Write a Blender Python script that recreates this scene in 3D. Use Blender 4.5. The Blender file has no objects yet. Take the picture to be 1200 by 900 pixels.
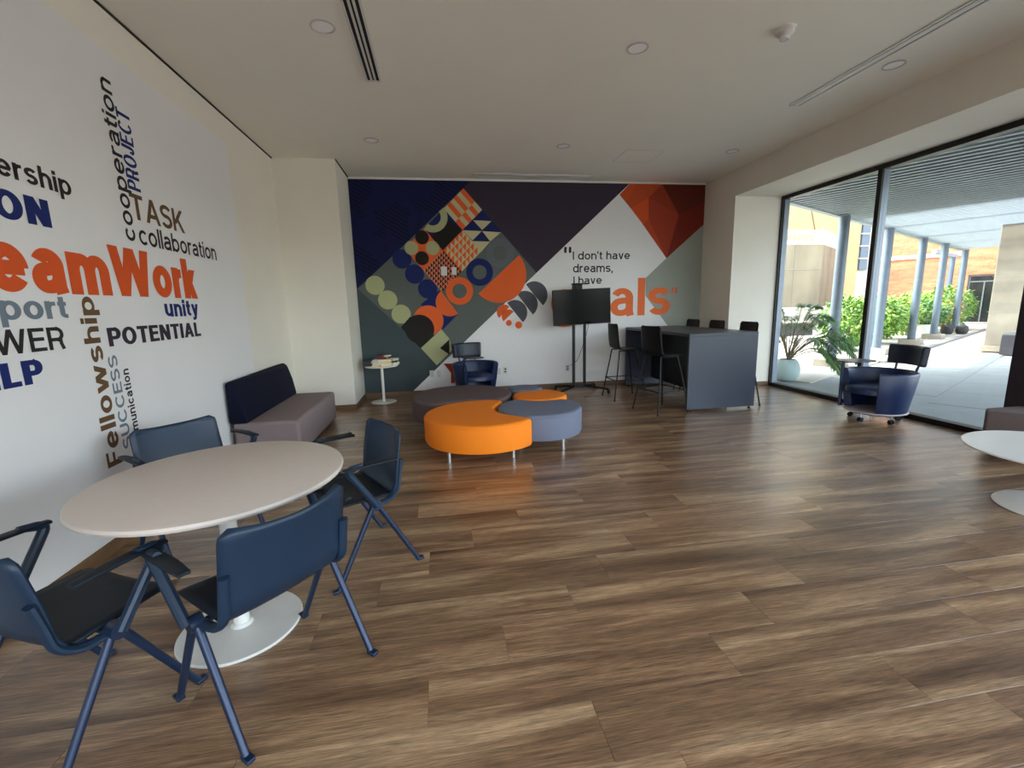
import bpy, math, random
import numpy as np
from mathutils import Matrix, Vector
from mathutils.geometry import tessellate_polygon
random.seed(7)
S = bpy.context.scene
COL = S.collection
PI = math.pi

# ------------------------------------------------------------------ camera
FPX, YAW, PITCH, ROLL, EYE = 524.1, 0.1553, 0.1735, -0.0256, 1.5
def cam_rows():
    cy, sy, cp, sp = math.cos(YAW), math.sin(YAW), math.cos(PITCH), math.sin(PITCH)
    f = Vector((sy*cp, cy*cp, -sp)); r = Vector((cy, -sy, 0)); u = r.cross(f)
    cr, sr = math.cos(ROLL), math.sin(ROLL)
    return cr*r+sr*u, -sr*r+cr*u, f
CR, CU, CF = cam_rows()
cd = bpy.data.cameras.new('camera'); cam = bpy.data.objects.new('camera', cd); COL.objects.link(cam)
cd.sensor_width = 36; cd.lens = FPX*36/1200; cd.clip_start = .05; cd.clip_end = 300
cam.matrix_world = Matrix(((CR[0], CU[0], -CF[0], 0), (CR[1], CU[1], -CF[1], 0), (CR[2], CU[2], -CF[2], EYE), (0, 0, 0, 1)))
S.camera = cam

# ------------------------------------------------------------------ world, sun, exposure
W = bpy.data.worlds.new('world'); S.world = W; W.use_nodes = True
nt = W.node_tree; nt.nodes.clear()
sky = nt.nodes.new('ShaderNodeTexSky'); sky.sky_type = 'NISHITA'; sky.sun_disc = False
sky.sun_elevation = math.radians(52); sky.sun_rotation = math.radians(-57); sky.air_density = 1.0; sky.dust_density = 2.5
hs = nt.nodes.new('ShaderNodeHueSaturation'); hs.inputs['Saturation'].default_value = .55
bg = nt.nodes.new('ShaderNodeBackground'); bg.inputs['Strength'].default_value = 1.0
wo = nt.nodes.new('ShaderNodeOutputWorld')
nt.links.new(sky.outputs[0], hs.inputs['Color']); nt.links.new(hs.outputs[0], bg.inputs[0]); nt.links.new(bg.outputs[0], wo.inputs[0])
sl = bpy.data.lights.new('sun', 'SUN'); sl.energy = 2.6; sl.angle = math.radians(.6); sl.color = (1, .95, .86)
so = bpy.data.objects.new('sun', sl); COL.objects.link(so)
sd = Vector((.84*math.cos(math.radians(52)), -.54*math.cos(math.radians(52)), -math.sin(math.radians(52))))
so.rotation_euler = sd.to_track_quat('-Z', 'Y').to_euler(); so.location = (0, 20, 20)
vs = S.view_settings
vs.view_transform = 'Standard'; vs.look = 'None'; vs.gamma = 1; vs.use_curve_mapping = False
vs.exposure = 1.02
S.cycles.use_denoising = True
S.cycles.max_bounces = 10; S.cycles.diffuse_bounces = 7; S.cycles.transparent_max_bounces = 12
S.cycles.sample_clamp_indirect = 6

# ------------------------------------------------------------------ calibrated dimensions (metres)
XL, XP, YF, YB, H = -2.153, -1.322, 6.961, 7.837, 3.569
XR, YR, ZB, XW = 4.825, 6.964, 3.155, 5.659
YN = -3.2
def ray(px, py):
    return CR*((px-600)/FPX)+CU*((450-py)/FPX)+CF
def on_x(px, py, x): d = ray(px, py); t = x/d.x; return Vector((x, t*d.y, EYE+t*d.z))
def on_y(px, py, y): d = ray(px, py); t = y/d.y; return Vector((t*d.x, y, EYE+t*d.z))
def on_z(px, py, z): d = ray(px, py); t = (z-EYE)/d.z; return Vector((t*d.x, t*d.y, z))
E1 = Vector((.88, .475, 0)); E2 = Vector((-.475, .88, 0))       # the courtyard canopy's own axes
A1 = math.atan2(.475, .88)
def st(s, t, z=0): v = E1*s+E2*t; return Vector((v.x, v.y, z))

# ------------------------------------------------------------------ materials
def lin(c): return tuple((x/12.92 if x <= .04045 else ((x+.055)/1.055)**2.4) for x in c)
def rgb(r, g, b): return lin((r/255, g/255, b/255))
MATS = {}
def mat(name, c, rough=.5, metal=0, spec=.5, noise=0, nscale=8, bump=0, bscale=60, stretch=(1, 1, 1), c2=None, coat=0, trans=0):
    m = bpy.data.materials.new(name); m.use_nodes = True; n = m.node_tree.nodes; l = m.node_tree.links
    b = n['Principled BSDF']; b.inputs['Base Color'].default_value = (*c, 1); b.inputs['Roughness'].default_value = rough
    b.inputs['Metallic'].default_value = metal; b.inputs['Specular IOR Level'].default_value = spec
    if coat: b.inputs['Coat Weight'].default_value = coat; b.inputs['Coat Roughness'].default_value = .15
    if trans: b.inputs['Subsurface Weight'].default_value = 0
    tc = n.new('ShaderNodeTexCoord'); mp = n.new('ShaderNodeMapping'); mp.inputs['Scale'].default_value = stretch
    l.new(tc.outputs['Object'], mp.inputs[0])
    if noise or c2:
        t = n.new('ShaderNodeTexNoise'); t.inputs['Scale'].default_value = nscale; t.inputs['Detail'].default_value = 5
        l.new(mp.outputs[0], t.inputs['Vector'])
        r = n.new('ShaderNodeValToRGB'); r.color_ramp.elements[0].position = .3; r.color_ramp.elements[1].position = .7
        a = tuple(x*(1-noise) for x in c); d = c2 if c2 else tuple(min(1, x*(1+noise)) for x in c)
        if c2: a = c
        r.color_ramp.elements[0].color = (*a, 1); r.color_ramp.elements[1].color = (*d, 1)
        l.new(t.outputs['Fac'], r.inputs[0]); l.new(r.outputs[0], b.inputs['Base Color'])
    if bump:
        t = n.new('ShaderNodeTexNoise'); t.inputs['Scale'].default_value = bscale; t.inputs['Detail'].default_value = 3
        l.new(mp.outputs[0], t.inputs['Vector'])
        bp = n.new('ShaderNodeBump'); bp.inputs['Strength'].default_value = bump; bp.inputs['Distance'].default_value = .01
        l.new(t.outputs['Fac'], bp.inputs['Height']); l.new(bp.outputs[0], b.inputs['Normal'])
    MATS[name] = m
    return m
M_white = mat('white_wall_paint', rgb(224, 218, 205), .85, noise=.02, nscale=2, bump=.05, bscale=120)
M_ceil = mat('ceiling_paint', rgb(241, 237, 225), .9, noise=.015, nscale=1.5)
M_vinyl = mat('pale_vinyl', rgb(221, 219, 218), .6, noise=.012, nscale=2)
M_gap = mat('shadow_gap_black', rgb(40, 36, 30), .8, noise=.1)
M_trimw = mat('white_trim', rgb(225, 222, 215), .5, noise=.01)
M_vent = mat('white_vent_metal', rgb(214, 212, 206), .4, noise=.02)
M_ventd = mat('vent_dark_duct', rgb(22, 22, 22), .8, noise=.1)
M_frame = mat('dark_window_aluminium', rgb(30, 28, 28), .45, .3, noise=.06)
M_frameglare = mat('glare_window_aluminium', rgb(118, 126, 138), .4, .3, noise=.04)  # dark frame metal, with daylight glare on its sides put into the colour
M_postd = mat('dark_plum_post', rgb(42, 34, 40), .5, .2, noise=.05)
M_tabletop = mat('warm_white_laminate', rgb(212, 200, 188), .42, noise=.015, nscale=30)
M_tablewhite = mat('white_powdercoat', rgb(226, 224, 216), .38, noise=.015)
M_blue = mat('navy_blue_polypropylene', rgb(25, 45, 66), .42, 0, .4, noise=.05, nscale=3, bump=.05, bscale=300)
M_blueseat = mat('navy_seat_plastic', rgb(17, 27, 38), .55, 0, .35, noise=.05, nscale=3, bump=.05, bscale=300)
M_bluemet = mat('blue_powdercoated_tube', rgb(30, 46, 72), .33, .25, noise=.05)
M_rubber = mat('black_rubber', rgb(20, 20, 22), .7, noise=.1)
M_taupe = mat('taupe_upholstery', rgb(132, 116, 116), .85, noise=.06, nscale=150, bump=.2, bscale=500)
M_taupe2 = mat('dark_taupe_upholstery', rgb(92, 78, 74), .85, noise=.05, nscale=150, bump=.2, bscale=500)
M_navyfab = mat('navy_upholstery', rgb(10, 13, 34), .85, 0, .2, noise=.08, nscale=100, bump=.15, bscale=500)
M_brownfab = mat('brown_plum_upholstery', rgb(92, 76, 76), .85, noise=.05, nscale=150, bump=.2, bscale=500)
M_orange = mat('orange_upholstery', rgb(246, 132, 10), .8, noise=.04, nscale=150, bump=.2, bscale=500)
M_greyfab = mat('blue_grey_upholstery', rgb(110, 116, 134), .85, noise=.05, nscale=150, bump=.2, bscale=500)
M_chrome = mat('brushed_steel', rgb(190, 190, 188), .3, .9, noise=.04)
M_leather = mat('navy_leather', rgb(20, 38, 76), .38, noise=.06, nscale=12, bump=.12, bscale=220)
M_leatherd = mat('dark_navy_leather', rgb(22, 30, 48), .42, noise=.06, nscale=12, bump=.12, bscale=220)
M_blacklam = mat('dark_grey_laminate', rgb(52, 57, 70), .35, noise=.04, nscale=20, bump=.03, bscale=200)
M_blacklam2 = mat('black_laminate', rgb(10, 11, 13), .4, 0, .3, noise=.05, nscale=20)
M_black = mat('black_plastic', rgb(12, 12, 14), .5, 0, .3, noise=.08)
M_blackmet = mat('black_metal', rgb(10, 10, 11), .45, 0, .3, noise=.08)
M_screen = mat('black_screen_glass', rgb(8, 9, 10), .12, 0, .12, noise=.05)
M_brownskirt = mat('wood_skirting', rgb(120, 92, 64), .5, c2=rgb(92, 66, 42), nscale=6, stretch=(.3, .3, 6))
M_outlet = mat('outlet_plastic', rgb(205, 203, 200), .4, noise=.01)
M_lens = mat('frosted_lamp_lens', rgb(252, 250, 248), .35, noise=.01)
M_lamprim = mat('lamp_rim_grey', rgb(196, 188, 186), .4, noise=.02)
# outside
M_paver = mat('grey_concrete_paver', rgb(122, 127, 126), .75, noise=.05, nscale=3, bump=.1, bscale=60)
M_ground = mat('pale_courtyard_paving', rgb(170, 164, 152), .8, noise=.06, nscale=1.3, bump=.1, bscale=30)
M_kerb = mat('dark_kerb', rgb(120, 118, 116), .8, noise=.1)
M_conc = mat('weathered_concrete', rgb(150, 138, 114), .85, c2=rgb(118, 108, 88), nscale=.9, stretch=(1, 1, .35), bump=.15, bscale=12)
M_concp = mat('pillar_concrete', rgb(150, 142, 126), .85, c2=rgb(130, 122, 108), nscale=1.4, bump=.15, bscale=14)
M_yellow = mat('yellow_render', rgb(186, 162, 116), .85, c2=rgb(178, 154, 108), nscale=.5)
M_band = mat('white_band', rgb(186, 178, 164), .8, noise=.02)
M_slat = mat('grey_blue_louvre', rgb(138, 148, 154), .5, noise=.03)
M_col = mat('blue_grey_column', rgb(88, 100, 112), .45, .2, noise=.05)
M_foot = mat('concrete_footing', rgb(150, 142, 128), .85, noise=.12, nscale=6)
M_pot = mat('pale_aqua_pot', rgb(158, 178, 176), .5, noise=.05, nscale=5)
M_potw = mat('white_pot', rgb(214, 214, 206), .6, noise=.04)
M_bin = mat('grey_bin_metal', rgb(72, 70, 74), .5, .3, noise=.05)
M_soil = mat('dark_soil', rgb(52, 40, 30), .95, noise=.3, nscale=30)
M_leafd = mat('deep_green_leaf', rgb(66, 104, 58), .5, c2=rgb(100, 136, 78), nscale=2)
M_leafl = mat('lime_green_leaf', rgb(136, 172, 70), .5, c2=rgb(70, 116, 48), nscale=3)
M_leafm = mat('yellow_green_leaf', rgb(150, 172, 58), .5, c2=rgb(84, 118, 40), nscale=4)
M_stem = mat('brown_stem', rgb(104, 88, 62), .8, noise=.15)
M_doorg = mat('dark_door_glass', rgb(26, 30, 30), .15, noise=.2, nscale=2)
M_doorf = mat('grey_door_frame', rgb(92, 98, 100), .45, .3, noise=.05)
M_wire = mat('galvanised_wire', rgb(225, 225, 220), .5, .2, noise=.05)
M_bag = mat('black_bag', rgb(34, 32, 34), .6, noise=.1)

def brick_mat():
    m = bpy.data.materials.new('orange_brick'); m.use_nodes = True; n = m.node_tree.nodes; l = m.node_tree.links
    b = n['Principled BSDF']; b.inputs['Roughness'].default_value = .9
    tc = n.new('ShaderNodeTexCoord'); sx = n.new('ShaderNodeSeparateXYZ'); cx = n.new('ShaderNodeCombineXYZ')
    l.new(tc.outputs['Object'], sx.inputs[0]); l.new(sx.outputs['Y'], cx.inputs['X']); l.new(sx.outputs['Z'], cx.inputs['Y'])
    k = n.new('ShaderNodeTexBrick'); k.inputs['Scale'].default_value = 1; k.inputs['Brick Width'].default_value = .24; k.inputs['Row Height'].default_value = .075
    k.inputs['Mortar Size'].default_value = .008; k.inputs['Color1'].default_value = (*rgb(166, 112, 80), 1); k.inputs['Color2'].default_value = (*rgb(148, 90, 60), 1)
    k.inputs['Mortar'].default_value = (*rgb(168, 118, 84), 1)
    l.new(cx.outputs[0], k.inputs['Vector'])
    t = n.new('ShaderNodeTexNoise'); t.inputs['Scale'].default_value = 1.2; t.inputs['Detail'].default_value = 6
    mp = n.new('ShaderNodeMapping'); mp.inputs['Scale'].default_value = (1, .5, 4); l.new(tc.outputs['Object'], mp.inputs[0]); l.new(mp.outputs[0], t.inputs['Vector'])
    x = n.new('ShaderNodeMix'); x.data_type = 'RGBA'; x.blend_type = 'OVERLAY'; x.inputs['Factor'].default_value = .55
    l.new(k.outputs['Color'], x.inputs['A']); l.new(t.outputs['Fac'], x.inputs['B']); l.new(x.outputs['Result'], b.inputs['Base Color'])
    return m
M_brick = brick_mat()

def wood_mat():
    m = bpy.data.materials.new('oak_vinyl_plank'); m.use_nodes = True; n = m.node_tree.nodes; l = m.node_tree.links
    b = n['Principled BSDF']
    tc = n.new('ShaderNodeTexCoord'); oi = n.new('ShaderNodeObjectInfo')
    mul = n.new('ShaderNodeVectorMath'); mul.operation = 'SCALE'; l.new(oi.outputs['Location'], mul.inputs[0]); mul.inputs['Scale'].default_value = 3.7
    rnd = n.new('ShaderNodeMath'); rnd.operation = 'MULTIPLY'; rnd.inputs[1].default_value = 40; l.new(oi.outputs['Random'], rnd.inputs[0])
    cmb = n.new('ShaderNodeCombineXYZ'); l.new(rnd.outputs[0], cmb.inputs['Z']); l.new(rnd.outputs[0], cmb.inputs['X'])
    add = n.new('ShaderNodeVectorMath'); add.operation = 'ADD'; l.new(tc.outputs['Object'], add.inputs[0]); l.new(cmb.outputs[0], add.inputs[1])
    def noise(scale, sc, det=4, rough=.55, dist=0):
        mp = n.new('ShaderNodeMapping'); mp.inputs['Scale'].default_value = sc; l.new(add.outputs[0], mp.inputs[0])
        t = n.new('ShaderNodeTexNoise'); t.inputs['Scale'].default_value = scale; t.inputs['Detail'].default_value = det; t.inputs['Roughness'].default_value = rough
        t.inputs['Distortion'].default_value = dist; l.new(mp.outputs[0], t.inputs['Vector']); return t.outputs['Fac']
    broad = noise(1.0, (.8, 7.5, 1), 3, .5, .6)
    grain = noise(1.0, (3.5, 85, 1), 7, .75, 1.0)
    fine = noise(1.0, (12, 260, 1), 3, .6)
    def ramp(src, stops):
        r = n.new('ShaderNodeValToRGB'); e = r.color_ramp.elements
        e[0].position, e[0].color = stops[0][0], (*stops[0][1], 1); e[1].position, e[1].color = stops[-1][0], (*stops[-1][1], 1)
        for p, c in stops[1:-1]: q = e.new(p); q.color = (*c, 1)
        l.new(src, r.inputs[0]); return r.outputs[0]
    c1 = ramp(broad, [(.3, rgb(96, 68, 45)), (.5, rgb(140, 106, 74)), (.68, rgb(186, 152, 112))])
    g1 = ramp(grain, [(.32, (.20, .20, .20)), (.52, (.5, .5, .5)), (.68, (.74, .74, .74))])
    f1 = ramp(fine, [(.36, (.30, .30, .30)), (.5, (.5, .5, .5)), (.66, (.68, .68, .68))])
    def mix(a, bb, mode, f):
        x = n.new('ShaderNodeMix'); x.data_type = 'RGBA'; x.blend_type = mode; x.inputs['Factor'].default_value = f
        l.new(a, x.inputs['A']); l.new(bb, x.inputs['B']); return x.outputs['Result']
    c = mix(mix(c1, g1, 'OVERLAY', .9), f1, 'OVERLAY', .75)
    hv = n.new('ShaderNodeHueSaturation'); mr = n.new('ShaderNodeMapRange'); mr.inputs['To Min'].default_value = .82; mr.inputs['To Max'].default_value = 1.22
    l.new(oi.outputs['Random'], mr.inputs['Value']); l.new(mr.outputs[0], hv.inputs['Value']); hv.inputs['Saturation'].default_value = .96; l.new(c, hv.inputs['Color'])
    l.new(hv.outputs[0], b.inputs['Base Color'])
    rr = n.new('ShaderNodeMapRange'); rr.inputs['To Min'].default_value = .26; rr.inputs['To Max'].default_value = .42
    l.new(grain, rr.inputs['Value']); l.new(rr.outputs[0], b.inputs['Roughness'])
    b.inputs['Specular IOR Level'].default_value = .6; b.inputs['Coat Weight'].default_value = .6; b.inputs['Coat Roughness'].default_value = .24
    bp = n.new('ShaderNodeBump'); bp.inputs['Strength'].default_value = .25; bp.inputs['Distance'].default_value = .002
    l.new(grain, bp.inputs['Height']); l.new(bp.outputs[0], b.inputs['Normal'])
    return m
M_wood = wood_mat()

def glass_mat():
    m = bpy.data.materials.new('window_glass'); m.use_nodes = True; n = m.node_tree.nodes; l = m.node_tree.links; n.clear()
    o = n.new('ShaderNodeOutputMaterial'); t = n.new('ShaderNodeBsdfTransparent'); g = n.new('ShaderNodeBsdfGlossy'); g.inputs['Roughness'].default_value = .01
    t.inputs['Color'].default_value = (.93, .96, .95, 1)
    lw_ = n.new('ShaderNodeLayerWeight'); lw_.inputs['Blend'].default_value = .5; pw_ = n.new('ShaderNodeMath'); pw_.operation = 'POWER'; pw_.inputs[1].default_value = 5
    fr = n.new('ShaderNodeMath'); fr.operation = 'MULTIPLY_ADD'; fr.inputs[1].default_value = .5; fr.inputs[2].default_value = .02
    l.new(lw_.outputs['Facing'], pw_.inputs[0]); l.new(pw_.outputs[0], fr.inputs[0])
    x = n.new('ShaderNodeMixShader'); l.new(fr.outputs[0], x.inputs[0]); l.new(t.outputs[0], x.inputs[1]); l.new(g.outputs[0], x.inputs[2]); l.new(x.outputs[0], o.inputs[0])
    return m
M_glass = glass_mat()

# ------------------------------------------------------------------ mesh helpers
class MB:
    def __init__(s): s.v = []; s.f = []
    def add(s, vs, fs, mtx=None):
        o = len(s.v)
        s.v += [tuple(mtx @ Vector(v)) if mtx is not None else tuple(v) for v in vs]
        s.f += [tuple(i+o for i in f) for f in fs]; return s
    def box(s, c, d, rz=0, mtx=None):
        x, y, z = d[0]/2, d[1]/2, d[2]/2
        vs = [(-x, -y, -z), (x, -y, -z), (x, y, -z), (-x, y, -z), (-x, -y, z), (x, -y, z), (x, y, z), (-x, y, z)]
        T = Matrix.Translation(c) @ Matrix.Rotation(rz, 4, 'Z')
        if mtx is not None: T = mtx @ T
        return s.add(vs, [(0, 3, 2, 1), (4, 5, 6, 7), (0, 1, 5, 4), (1, 2, 6, 5), (2, 3, 7, 6), (3, 0, 4, 7)], T)
    def bb(s, a, b):
        return s.box(((a[0]+b[0])/2, (a[1]+b[1])/2, (a[2]+b[2])/2), (abs(b[0]-a[0]), abs(b[1]-a[1]), abs(b[2]-a[2])))
    def tube(s, pts, r, n=10, caps=True, flat=1.0, up=None, closed=False):
        pts = [Vector(p) for p in pts]; rs = r if isinstance(r, (list, tuple)) else [r]*len(pts); o = len(s.v); N = len(pts)
        prev = None
        for i, p in enumerate(pts):
            if closed: t = (pts[(i+1) % N]-pts[i-1])
            else: t = (pts[min(i+1, N-1)]-pts[max(i-1, 0)])
            t.normalize()
            if prev is None:
                a = Vector(up) if up else (Vector((0, 0, 1)) if abs(t.z) < .9 else Vector((1, 0, 0)))
                a = (a-t*a.dot(t)).normalized()
            else: a = (prev-t*prev.dot(t)).normalized()
            prev = a; b = t.cross(a)
            for k in range(n):
                q = 2*PI*k/n; s.v.append(tuple(p+a*(math.cos(q)*rs[i]*flat)+b*(math.sin(q)*rs[i])))
        for i in range(N if closed else N-1):
            j = (i+1) % N
            for k in range(n):
                k2 = (k+1) % n; s.f.append((o+i*n+k, o+i*n+k2, o+j*n+k2, o+j*n+k))
        if caps and not closed:
            s.f.append(tuple(o+k for k in reversed(range(n)))); s.f.append(tuple(o+(N-1)*n+k for k in range(n)))
        return s
    def lathe(s, prof, c=(0, 0, 0), n=32, a0=0, a1=2*PI, mtx=None):
        full = abs(a1-a0-2*PI) < 1e-6; m = n if full else n+1; o = len(s.v)
        for i in range(m):
            q = a0+(a1-a0)*i/n
            for (r, z) in prof:
                p = Vector((c[0]+r*math.cos(q), c[1]+r*math.sin(q), c[2]+z)); s.v.append(tuple(mtx @ p) if mtx is not None else tuple(p))
        k = len(prof)
        for i in range(n):
            j = (i+1) % m
            for h in range(k-1): s.f.append((o+i*k+h, o+j*k+h, o+j*k+h+1, o+i*k+h+1))
        return s
    def prism(s, poly, z0, z1, mtx=None, chamfer=0):
        n = len(poly); o = len(s.v); vs = []
        if chamfer:
            cx = sum(p[0] for p in poly)/n; cy = sum(p[1] for p in poly)/n
        rings = [(z0, 0), (z1, 0)]
        for z, _ in rings: vs += [(p[0], p[1], z) for p in poly]
        s.v += [tuple(mtx @ Vector(v)) if mtx is not None else v for v in vs]
        s.f.append(tuple(o+i for i in reversed(range(n)))); s.f.append(tuple(o+n+i for i in range(n)))
        for i in range(n): j = (i+1) % n; s.f.append((o+i, o+j, o+n+j, o+n+i))
        return s
    def grid(s, fn, nu, nv):
        o = len(s.v)
        for i in range(nu+1):
            for j in range(nv+1): s.v.append(tuple(fn(i/nu, j/nv)))
        for i in range(nu):
            for j in range(nv):
                a = o+i*(nv+1)+j; s.f.append((a, a+nv+1, a+nv+2, a+1))
        return s
    def build(s, name, m, parent=None, smooth=True, bevel=0, seg=2, solid=0, ang=35, subd=0, loc=None, rz=0):
        me = bpy.data.meshes.new(name); me.from_pydata(s.v, [], s.f); me.materials.append(m)
        if smooth:
            me.polygons.foreach_set('use_smooth', [True]*len(me.polygons)); me.set_sharp_from_angle(angle=math.radians(ang))
        me.update(); o = bpy.data.objects.new(name, me); COL.objects.link(o)
        if solid: q = o.modifiers.new('thickness', 'SOLIDIFY'); q.thickness = solid; q.offset = 0
        if bevel: q = o.modifiers.new('edges', 'BEVEL'); q.width = bevel; q.segments = seg; q.limit_method = 'ANGLE'; q.angle_limit = math.radians(40)
        if subd: q = o.modifiers.new('smooth', 'SUBSURF'); q.levels = subd; q.render_levels = subd
        if parent: o.parent = parent
        if loc is not None: o.location = loc
        if rz: o.rotation_euler.z = rz
        return o
def box(name, a, b, m, parent=None, bevel=0, **k): return MB().bb(a, b).build(name, m, parent, smooth=bool(bevel), bevel=bevel, **k)
def thing(name, label, cat, loc=(0, 0, 0), rz=0, group=None):
    o = bpy.data.objects.new(name, None); COL.objects.link(o); o.location = loc; o.rotation_euler = (0, 0, rz); o.empty_display_size = .1
    return tag(o, label, cat, group)
def tag(o, label, cat, group=None):
    o['label'] = label; o['category'] = cat
    if group: o['group'] = group
    return o
def struct(o): o['kind'] = 'structure'; return o
def copy_thing(root, loc, rz, label, group=None):
    r = root.copy(); COL.objects.link(r); r.location = loc; r.rotation_euler = (0, 0, rz); r['label'] = label
    if group: r['group'] = group
    for ch in [c for c in root.children]:
        c = ch.copy(); COL.objects.link(c); c.parent = r
        for g in ch.children:
            d = g.copy(); COL.objects.link(d); d.parent = c
    return r
def roundpath(pts, rad, n=5):
    pts = [Vector(p) for p in pts]; out = [pts[0]]
    for i in range(1, len(pts)-1):
        a, b, c = pts[i-1], pts[i], pts[i+1]; u = (a-b); v = (c-b); r = min(rad, u.length*.45, v.length*.45)
        p0 = b+u.normalized()*r; p1 = b+v.normalized()*r
        for k in range(n+1):
            t = k/n; out.append(p0*(1-t)**2+b*2*t*(1-t)+p1*t*t)
    out.append(pts[-1]); return out

# ================================================================== ROOM SHELL
struct(box('wall_left', (XL-.15, YN, -.02), (XL, YF, H), M_white))
pil = struct(box('wall_pillar', (XL-.15, YF, -.02), (XP, YB+.15, H), M_white))
struct(box('wall_back', (XP, YB, -.02), (XR+.0, YB+.15, H), M_white))
pier = struct(MB().bb((XR, YR, -.02), (XW+.16, YB+.15, H)).build('wall_right', M_white, smooth=False))
struct(box('wall_bulkhead', (XR, YN, ZB), (XW+.16, YR, H), M_white))
ceil = struct(box('ceiling', (XL-.15, YN, H), (XW+.16, YB+.15, H+.12), M_ceil))
# front wall behind the camera, with an unseen window added to brighten the room
fw = MB(); fw.bb((XL-.15, YN-.15, -.02), (-1.7, YN, H+.12)); fw.bb((-1.7, YN-.15, 2.9), (5.2, YN, H+.12)); fw.bb((-1.7, YN-.15, -.02), (5.2, YN, .35)); fw.bb((5.2, YN-.15, -.02), (XW+.16, YN, H+.12))
struct(fw.build('wall_front', M_white, smooth=False))
w2 = struct(box('added_window', (-1.7, YN-.1, .35), (5.2, YN-.06, .41), M_frame))
for x in (-1.68, .6, 2.9, 5.18): box('mullion', (x-.03, YN-.12, .35), (x+.03, YN-.04, 2.9), M_frame, w2)
box('head_rail', (-1.7, YN-.12, 2.84), (5.2, YN-.04, 2.9), M_frame, w2)
# skirting
sk = .081
def skirt(name, a, b): return struct(box(name, a, b, M_brownskirt, bevel=.003))
skirt('baseboard_left', (XL, YN, 0), (XL+.015, YF, sk))
skirt('baseboard_pillar', (XL, YF-.015, 0), (XP+.015, YF, sk))
skirt('baseboard_pillar_side', (XP, YF, 0), (XP+.015, YB, sk))
skirt('baseboard_back', (XP+.015, YB-.015, 0), (XR, YB, sk))
skirt('baseboard_right', (XR, YR-.015, 0), (XW-.02, YR, sk))
skirt('baseboard_pier', (XR-.015, YR, 0), (XR, YB, sk))
# dark strips paint the shade of the gap along the ceiling edge
struct(box('gap_shade_1', (XL, YN, H-.012), (XL+.014, YF, H), M_gap))
struct(box('gap_shade_2', (XP, YF, H-.012), (XP+.014, YB, H), M_gap))
struct(box('trim_3', (XP, YB-.012, H-.03), (XR, YB, H), M_trimw))

# floor planks: 1.26 x 0.2405 m, rows run along x
fl = struct(box('floor', (XL-.1, YN, -.06), (XW+.1, YB, -.006), M_gap))
PW, PL = .2405, 1.257
offs = {0: -.12, 1: .22, 2: .60, 3: .86, 4: -.135, 5: .14, 6: .49}
def plank_mesh(x0, x1, y0, y1):
    g = .0004; c = .0009; cx, cy = (x0+x1)/2, (y0+y1)/2; hx, hy = (x1-x0)/2-g, (y1-y0)/2-g
    vs = [(-hx, -hy, -.006), (hx, -hy, -.006), (hx, hy, -.006), (-hx, hy, -.006), (-hx, -hy, -c), (hx, -hy, -c), (hx, hy, -c), (-hx, hy, -c),
          (-hx+c, -hy+c, 0), (hx-c, -hy+c, 0), (hx-c, hy-c, 0), (-hx+c, hy-c, 0)]
    fs = [(0, 1, 5, 4), (1, 2, 6, 5), (2, 3, 7, 6), (3, 0, 4, 7), (4, 5, 9, 8), (5, 6, 10, 9), (6, 7, 11, 10), (7, 4, 8, 11), (8, 9, 10, 11)]
    return vs, fs, (cx, cy, 0)
stuffb = MB(); cache = {}; cands = []
j0 = int(math.floor((YN-1.42)/PW))
for j in range(j0, int((YB-1.42)/PW)+1):
    y0 = max(YN, 1.42+PW*j); y1 = min(YB, 1.42+PW*(j+1))
    if y1-y0 < .01: continue
    ox = offs.get(j, random.random()*PL)
    k0 = int(math.floor((XL-ox)/PL))
    for k in range(k0, k0+9):
        x0 = max(XL, ox+PL*k); x1 = min(XW, ox+PL*(k+1))
        if x1-x0 < .03: continue
        cands.append((x0, x1, y0, y1))
vis = [c for c in cands if c[3] > -.35]
vis = sorted(vis, key=lambda c: (c[2]+c[3])/2)[:295] if len(vis) > 295 else vis
vset = set(vis)
for c in cands:
    vs_, fs_, ce = plank_mesh(*c)
    if c in vset:
        key = (round(c[1]-c[0], 3), round(c[3]-c[2], 3))
        if key in cache:
            o = bpy.data.objects.new('plank', cache[key]); COL.objects.link(o)
        else:
            o = MB().add(vs_, fs_).build('plank', M_wood, smooth=False); cache[key] = o.data
        o.location = ce; o.parent = fl
    else:
        stuffb.add([(v[0]+ce[0], v[1]+ce[1], v[2]) for v in vs_], fs_)
so_ = stuffb.build('plank', M_wood, fl, smooth=False); so_['kind'] = 'stuff'

# ================================================================== WINDOW WALL (right)
win = struct(box('window_1', (XW, YN, 0), (XW+.12, YR, .062), M_frame, bevel=.003))
box('head_rail', (XW, YN, ZB-.062), (XW+.12, YR, ZB), M_frame, win, bevel=.003)
box('jamb', (XW, YR-.035, .06), (XW+.03, YR, ZB-.06), M_frame, win)
box('jamb', (XW+.03, YR-.05, .06), (XW+.12, YR, ZB-.06), M_frameglare, win)
def mullion(y):
    box('mullion', (XW, y-.03, .06), (XW+.03, y+.03, ZB-.06), M_frame, win)
    box('mullion', (XW+.03, y-.028, .06), (XW+.125, y+.028, ZB-.06), M_frameglare, win)
mullion(5.265)
box('post', (XW-.03, 3.30, 0.0), (XW+.14, 3.605, ZB), M_postd, win, bevel=.004)
mullion(1.6); mullion(-.2); mullion(-1.9)
for a, b in ((5.29, 6.915), (3.605, 5.237), (1.63, 3.30), (-.17, 1.572), (-1.87, -.228), (YN, -1.93)):
    MB().bb((XW+.07, a, .062), (XW+.076, b, ZB-.062)).build('glass_pane', M_glass, win, smooth=False)

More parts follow.
